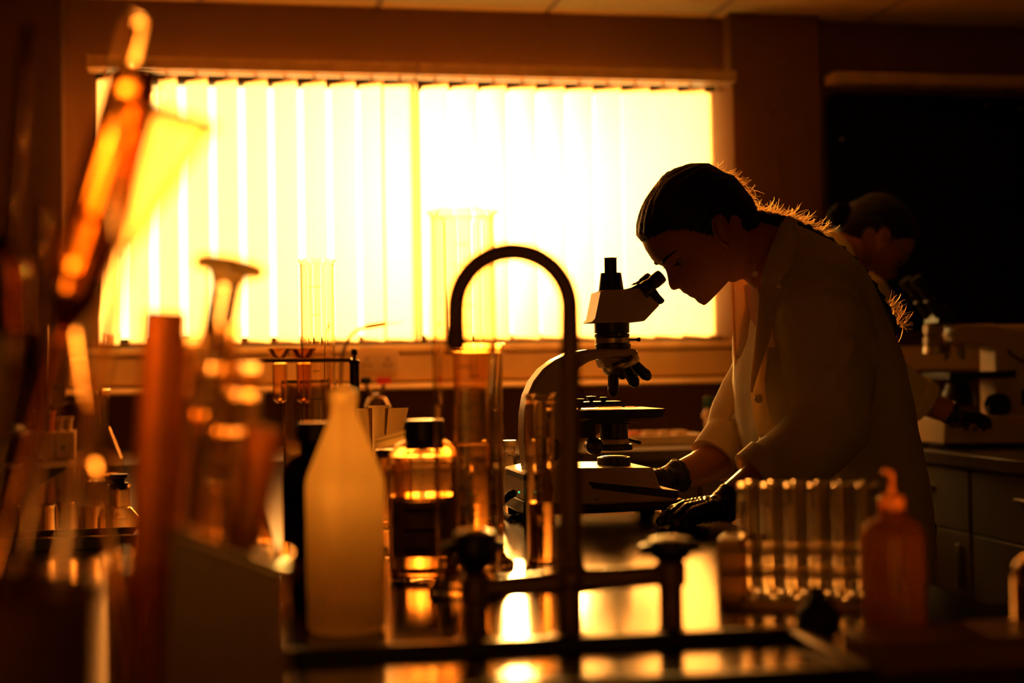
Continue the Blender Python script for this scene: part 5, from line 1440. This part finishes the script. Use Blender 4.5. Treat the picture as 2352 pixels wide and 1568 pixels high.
# turned-back far front panel, standing clear of the chest, lit through
rows = []
oe = [(1681, 640), (1683, 700), (1685, 760), (1690, 830), (1701, 900), (1713, 960), (1729, 1030), (1746, 1085)]
ie = [(1730, 640), (1742, 700), (1748, 760), (1742, 830), (1740, 900), (1746, 970), (1760, 1040), (1772, 1100)]
for (x0, y0), (x1, y1) in zip(oe, ie):
    rows.append([PT(x0 + (x1 - x0) * q, y0 + (y1 - y0) * q, -.095 + .075 * q + .012 * math.sin(q * 3.1)) for q in np.linspace(0, 1, 6)])
rows2 = []
for i in range(len(rows) - 1):
    for q in (0, .5): rows2.append([a.lerp(b, q) for a, b in zip(rows[i], rows[i + 1])])
rows2.append(rows[-1])
fpn = MB(); fpn.sheet(rows2, .0012, -T3)
fp_ = fpn.build('front_panel', M['coat_thin'], wo_)
hem = MB(); hem.tube([r_[0] for r_ in rows2], .0022, 8, 'round'); hem.build('hem', M['coat_thin'], fp_)
# lapel and collar on the near side
def panel(rows_px, name, th=.0022, parent=coat, m_='coat', sub=3):
    rows = [[PT(*p) for p in r_] for r_ in rows_px]
    fine = []
    cols = list(zip(*rows))
    cols = [cat_mull(list(c2), sub) for c2 in cols]
    rows = list(zip(*cols))
    mb = MB(); mb.sheet([list(r_) for r_ in rows], th, T3)
    return mb.build(name, M[m_], parent)
panel([[(1748, 655, .118), (1772, 672, .136), (1800, 690, .150)], [(1738, 740, .150), (1765, 745, .162), (1800, 750, .172)], [(1730, 830, .160), (1762, 832, .172), (1805, 835, .182)], [(1723, 892, .162), (1760, 896, .176), (1805, 900, .184)], [(1731, 962, .162), (1765, 966, .176), (1805, 970, .186)], [(1743, 1032, .160), (1775, 1036, .176), (1810, 1040, .188)], [(1760, 1112, .158), (1788, 1114, .176), (1815, 1116, .188)], [(1782, 1190, .156), (1805, 1192, .176), (1825, 1194, .190)]], 'coat_front')
panel([[(1752, 642, .120), (1768, 655, .130), (1797, 664, .146)], [(1744, 672, .132), (1766, 690, .148), (1788, 697, .156)], [(1738, 740, .155), (1755, 748, .164), (1775, 752, .172)], [(1731, 800, .162), (1744, 806, .170), (1757, 808, .176)], [(1724, 865, .166), (1730, 868, .169), (1736, 870, .172)], [(1722, 900, .166), (1725, 901, .168), (1728, 902, .170)]], 'lapel')
panel([[(1822, 500, .010), (1830, 510, .045), (1838, 540, .075)], [(1806, 497, .050), (1818, 528, .080), (1834, 560, .098)], [(1785, 535, .074), (1800, 565, .100), (1822, 600, .120)], [(1768, 575, .080), (1786, 606, .108), (1806, 640, .130)], [(1755, 612, .080), (1768, 640, .108), (1776, 661, .124)], [(1747, 645, .078), (1752, 655, .090), (1760, 662, .104)]], 'collar')
panel([[(1816, 500, .002), (1833, 505, .020)], [(1812, 499, -.030), (1830, 508, -.040)], [(1800, 508, -.058), (1815, 525, -.075)]], 'collar_back')
# breast pocket with pens
pk = panel([[(1762, 798, 0.180), (1790, 798, 0.198), (1820, 796, 0.204)], [(1761, 830, 0.184), (1788, 832, 0.202), (1818, 832, 0.207)], [(1757, 880, 0.184), (1786, 884, 0.202), (1816, 884, 0.207)], [(1764, 940, 0.180), (1790, 946, 0.200), (1812, 944, 0.206)], [(1773, 972, 0.180), (1793, 976, 0.198), (1808, 974, 0.204)]], 'pocket', .003)
panel([[(1762, 797, 0.184), (1790, 797, 0.202), (1820, 795, 0.208)], [(1761, 827, 0.188), (1788, 829, 0.206), (1818, 829, 0.211)]], 'pocket_hem', .0012, pk)
MB().lathe(PT(1742, 915, .171), [(0, 0), (.0075, 0), (.0075, .003), (0, .0032)], 18, T3).build('button', M['pearl'], coat)
MB().lathe(PT(1753, 1010, .171), [(0, 0), (.0075, 0), (.0075, .003), (0, .0032)], 18, T3).build('button', M['pearl'], coat)

# ================================================================== second person, a dim figure at the second microscope
S2 = 1.08
rot2 = 2 * ANG
eye_rel = (PT(1545, 600) - foot)
m2x = Matrix.Rotation(rot2, 4, 'Z') @ Matrix.Diagonal((-S2, S2, S2, 1))
tgt = W(2052, 588, 3.95)
loc = tgt - (m2x @ eye_rel); loc.z = 0
per2 = bpy.data.objects.new('person', None); COL.objects.link(per2)
tag(per2, 'person with hair in a bun and glasses, a dark figure bent behind the woman', 'person')
per2.location = loc; per2.rotation_euler = (0, 0, rot2); per2.scale = (-S2, S2, S2)
OFF[per2.name] = Matrix.Translation(loc) @ m2x
for ch in list(wo_.children):
    nm = ch.name.split('.')[0]
    if nm in ('loose_hairs', 'braid'): continue
    c2 = ch.copy(); COL.objects.link(c2); c2.parent = per2; OFF[c2.name] = OFF[per2.name]
    for g in list(ch.children):
        if g.name.split('.')[0] in ('loose_hairs', 'hair_tie'): continue
        d2 = g.copy(); COL.objects.link(d2); d2.parent = c2
M2 = OFF[per2.name]
def P2(px, py, t=0.0): return M2 @ (PT(px, py, t) - foot)
bun = MB()
bc = P2(1722, 452)
for i in range(7):
    a = i * .9
    bun.tube([bc + Vector((math.cos(a) * .016, math.sin(a) * .012, math.sin(a * 1.7) * .014)), bc + Vector((math.cos(a + 1.2) * .018, math.sin(a + 1.2) * .014, math.cos(a) * .016))], [.020, .020], 14, 'round')
hair2 = [c for c in per2.children if c.name.startswith('hair')][0]
def place2(mb, name, mat, parent): return mb.build(name, mat, parent)
place2(bun, 'bun', M['matte_hair'], hair2)
gl = MB()
e_ = P2(1545, 600)
F2 = (M2.to_3x3() @ FWV).normalized(); UP2 = (M2.to_3x3() @ UPV).normalized(); SD2 = F2.cross(UP2).normalized()
gc = e_ + F2 * .012
for s_ in (-1, 1):
    ring_ = [gc + SD2 * (s_ * .033 + .025 * math.cos(q)) + UP2 * (.019 * math.sin(q)) for q in np.linspace(0, 2 * PI, 25)]
    gl.tube(ring_, .0016, 8)
    gl.tube([gc + SD2 * (s_ * .058) + UP2 * .004, gc + SD2 * (s_ * .078) + UP2 * .006 - F2 * .05, gc + SD2 * (s_ * .082) + UP2 * .006 - F2 * .125], .0017, 8)
gl.tube([gc - SD2 * .008, gc + F2 * .004, gc + SD2 * .008], .0016, 8)
g2 = gl.build('glasses', M['steel'], per2)
for s_ in (-1, 1):
    MB().lathe(gc + SD2 * (s_ * .033) - F2 * .0004, [(0, 0), (.018, 0), (.018, .0008), (0, .0008)], 24, F2).build('lens', M['pane'], g2)
print('TRIS', sum(len(m.loop_triangles) if m.loop_triangles else len(m.polygons) * 2 for m in bpy.data.meshes))
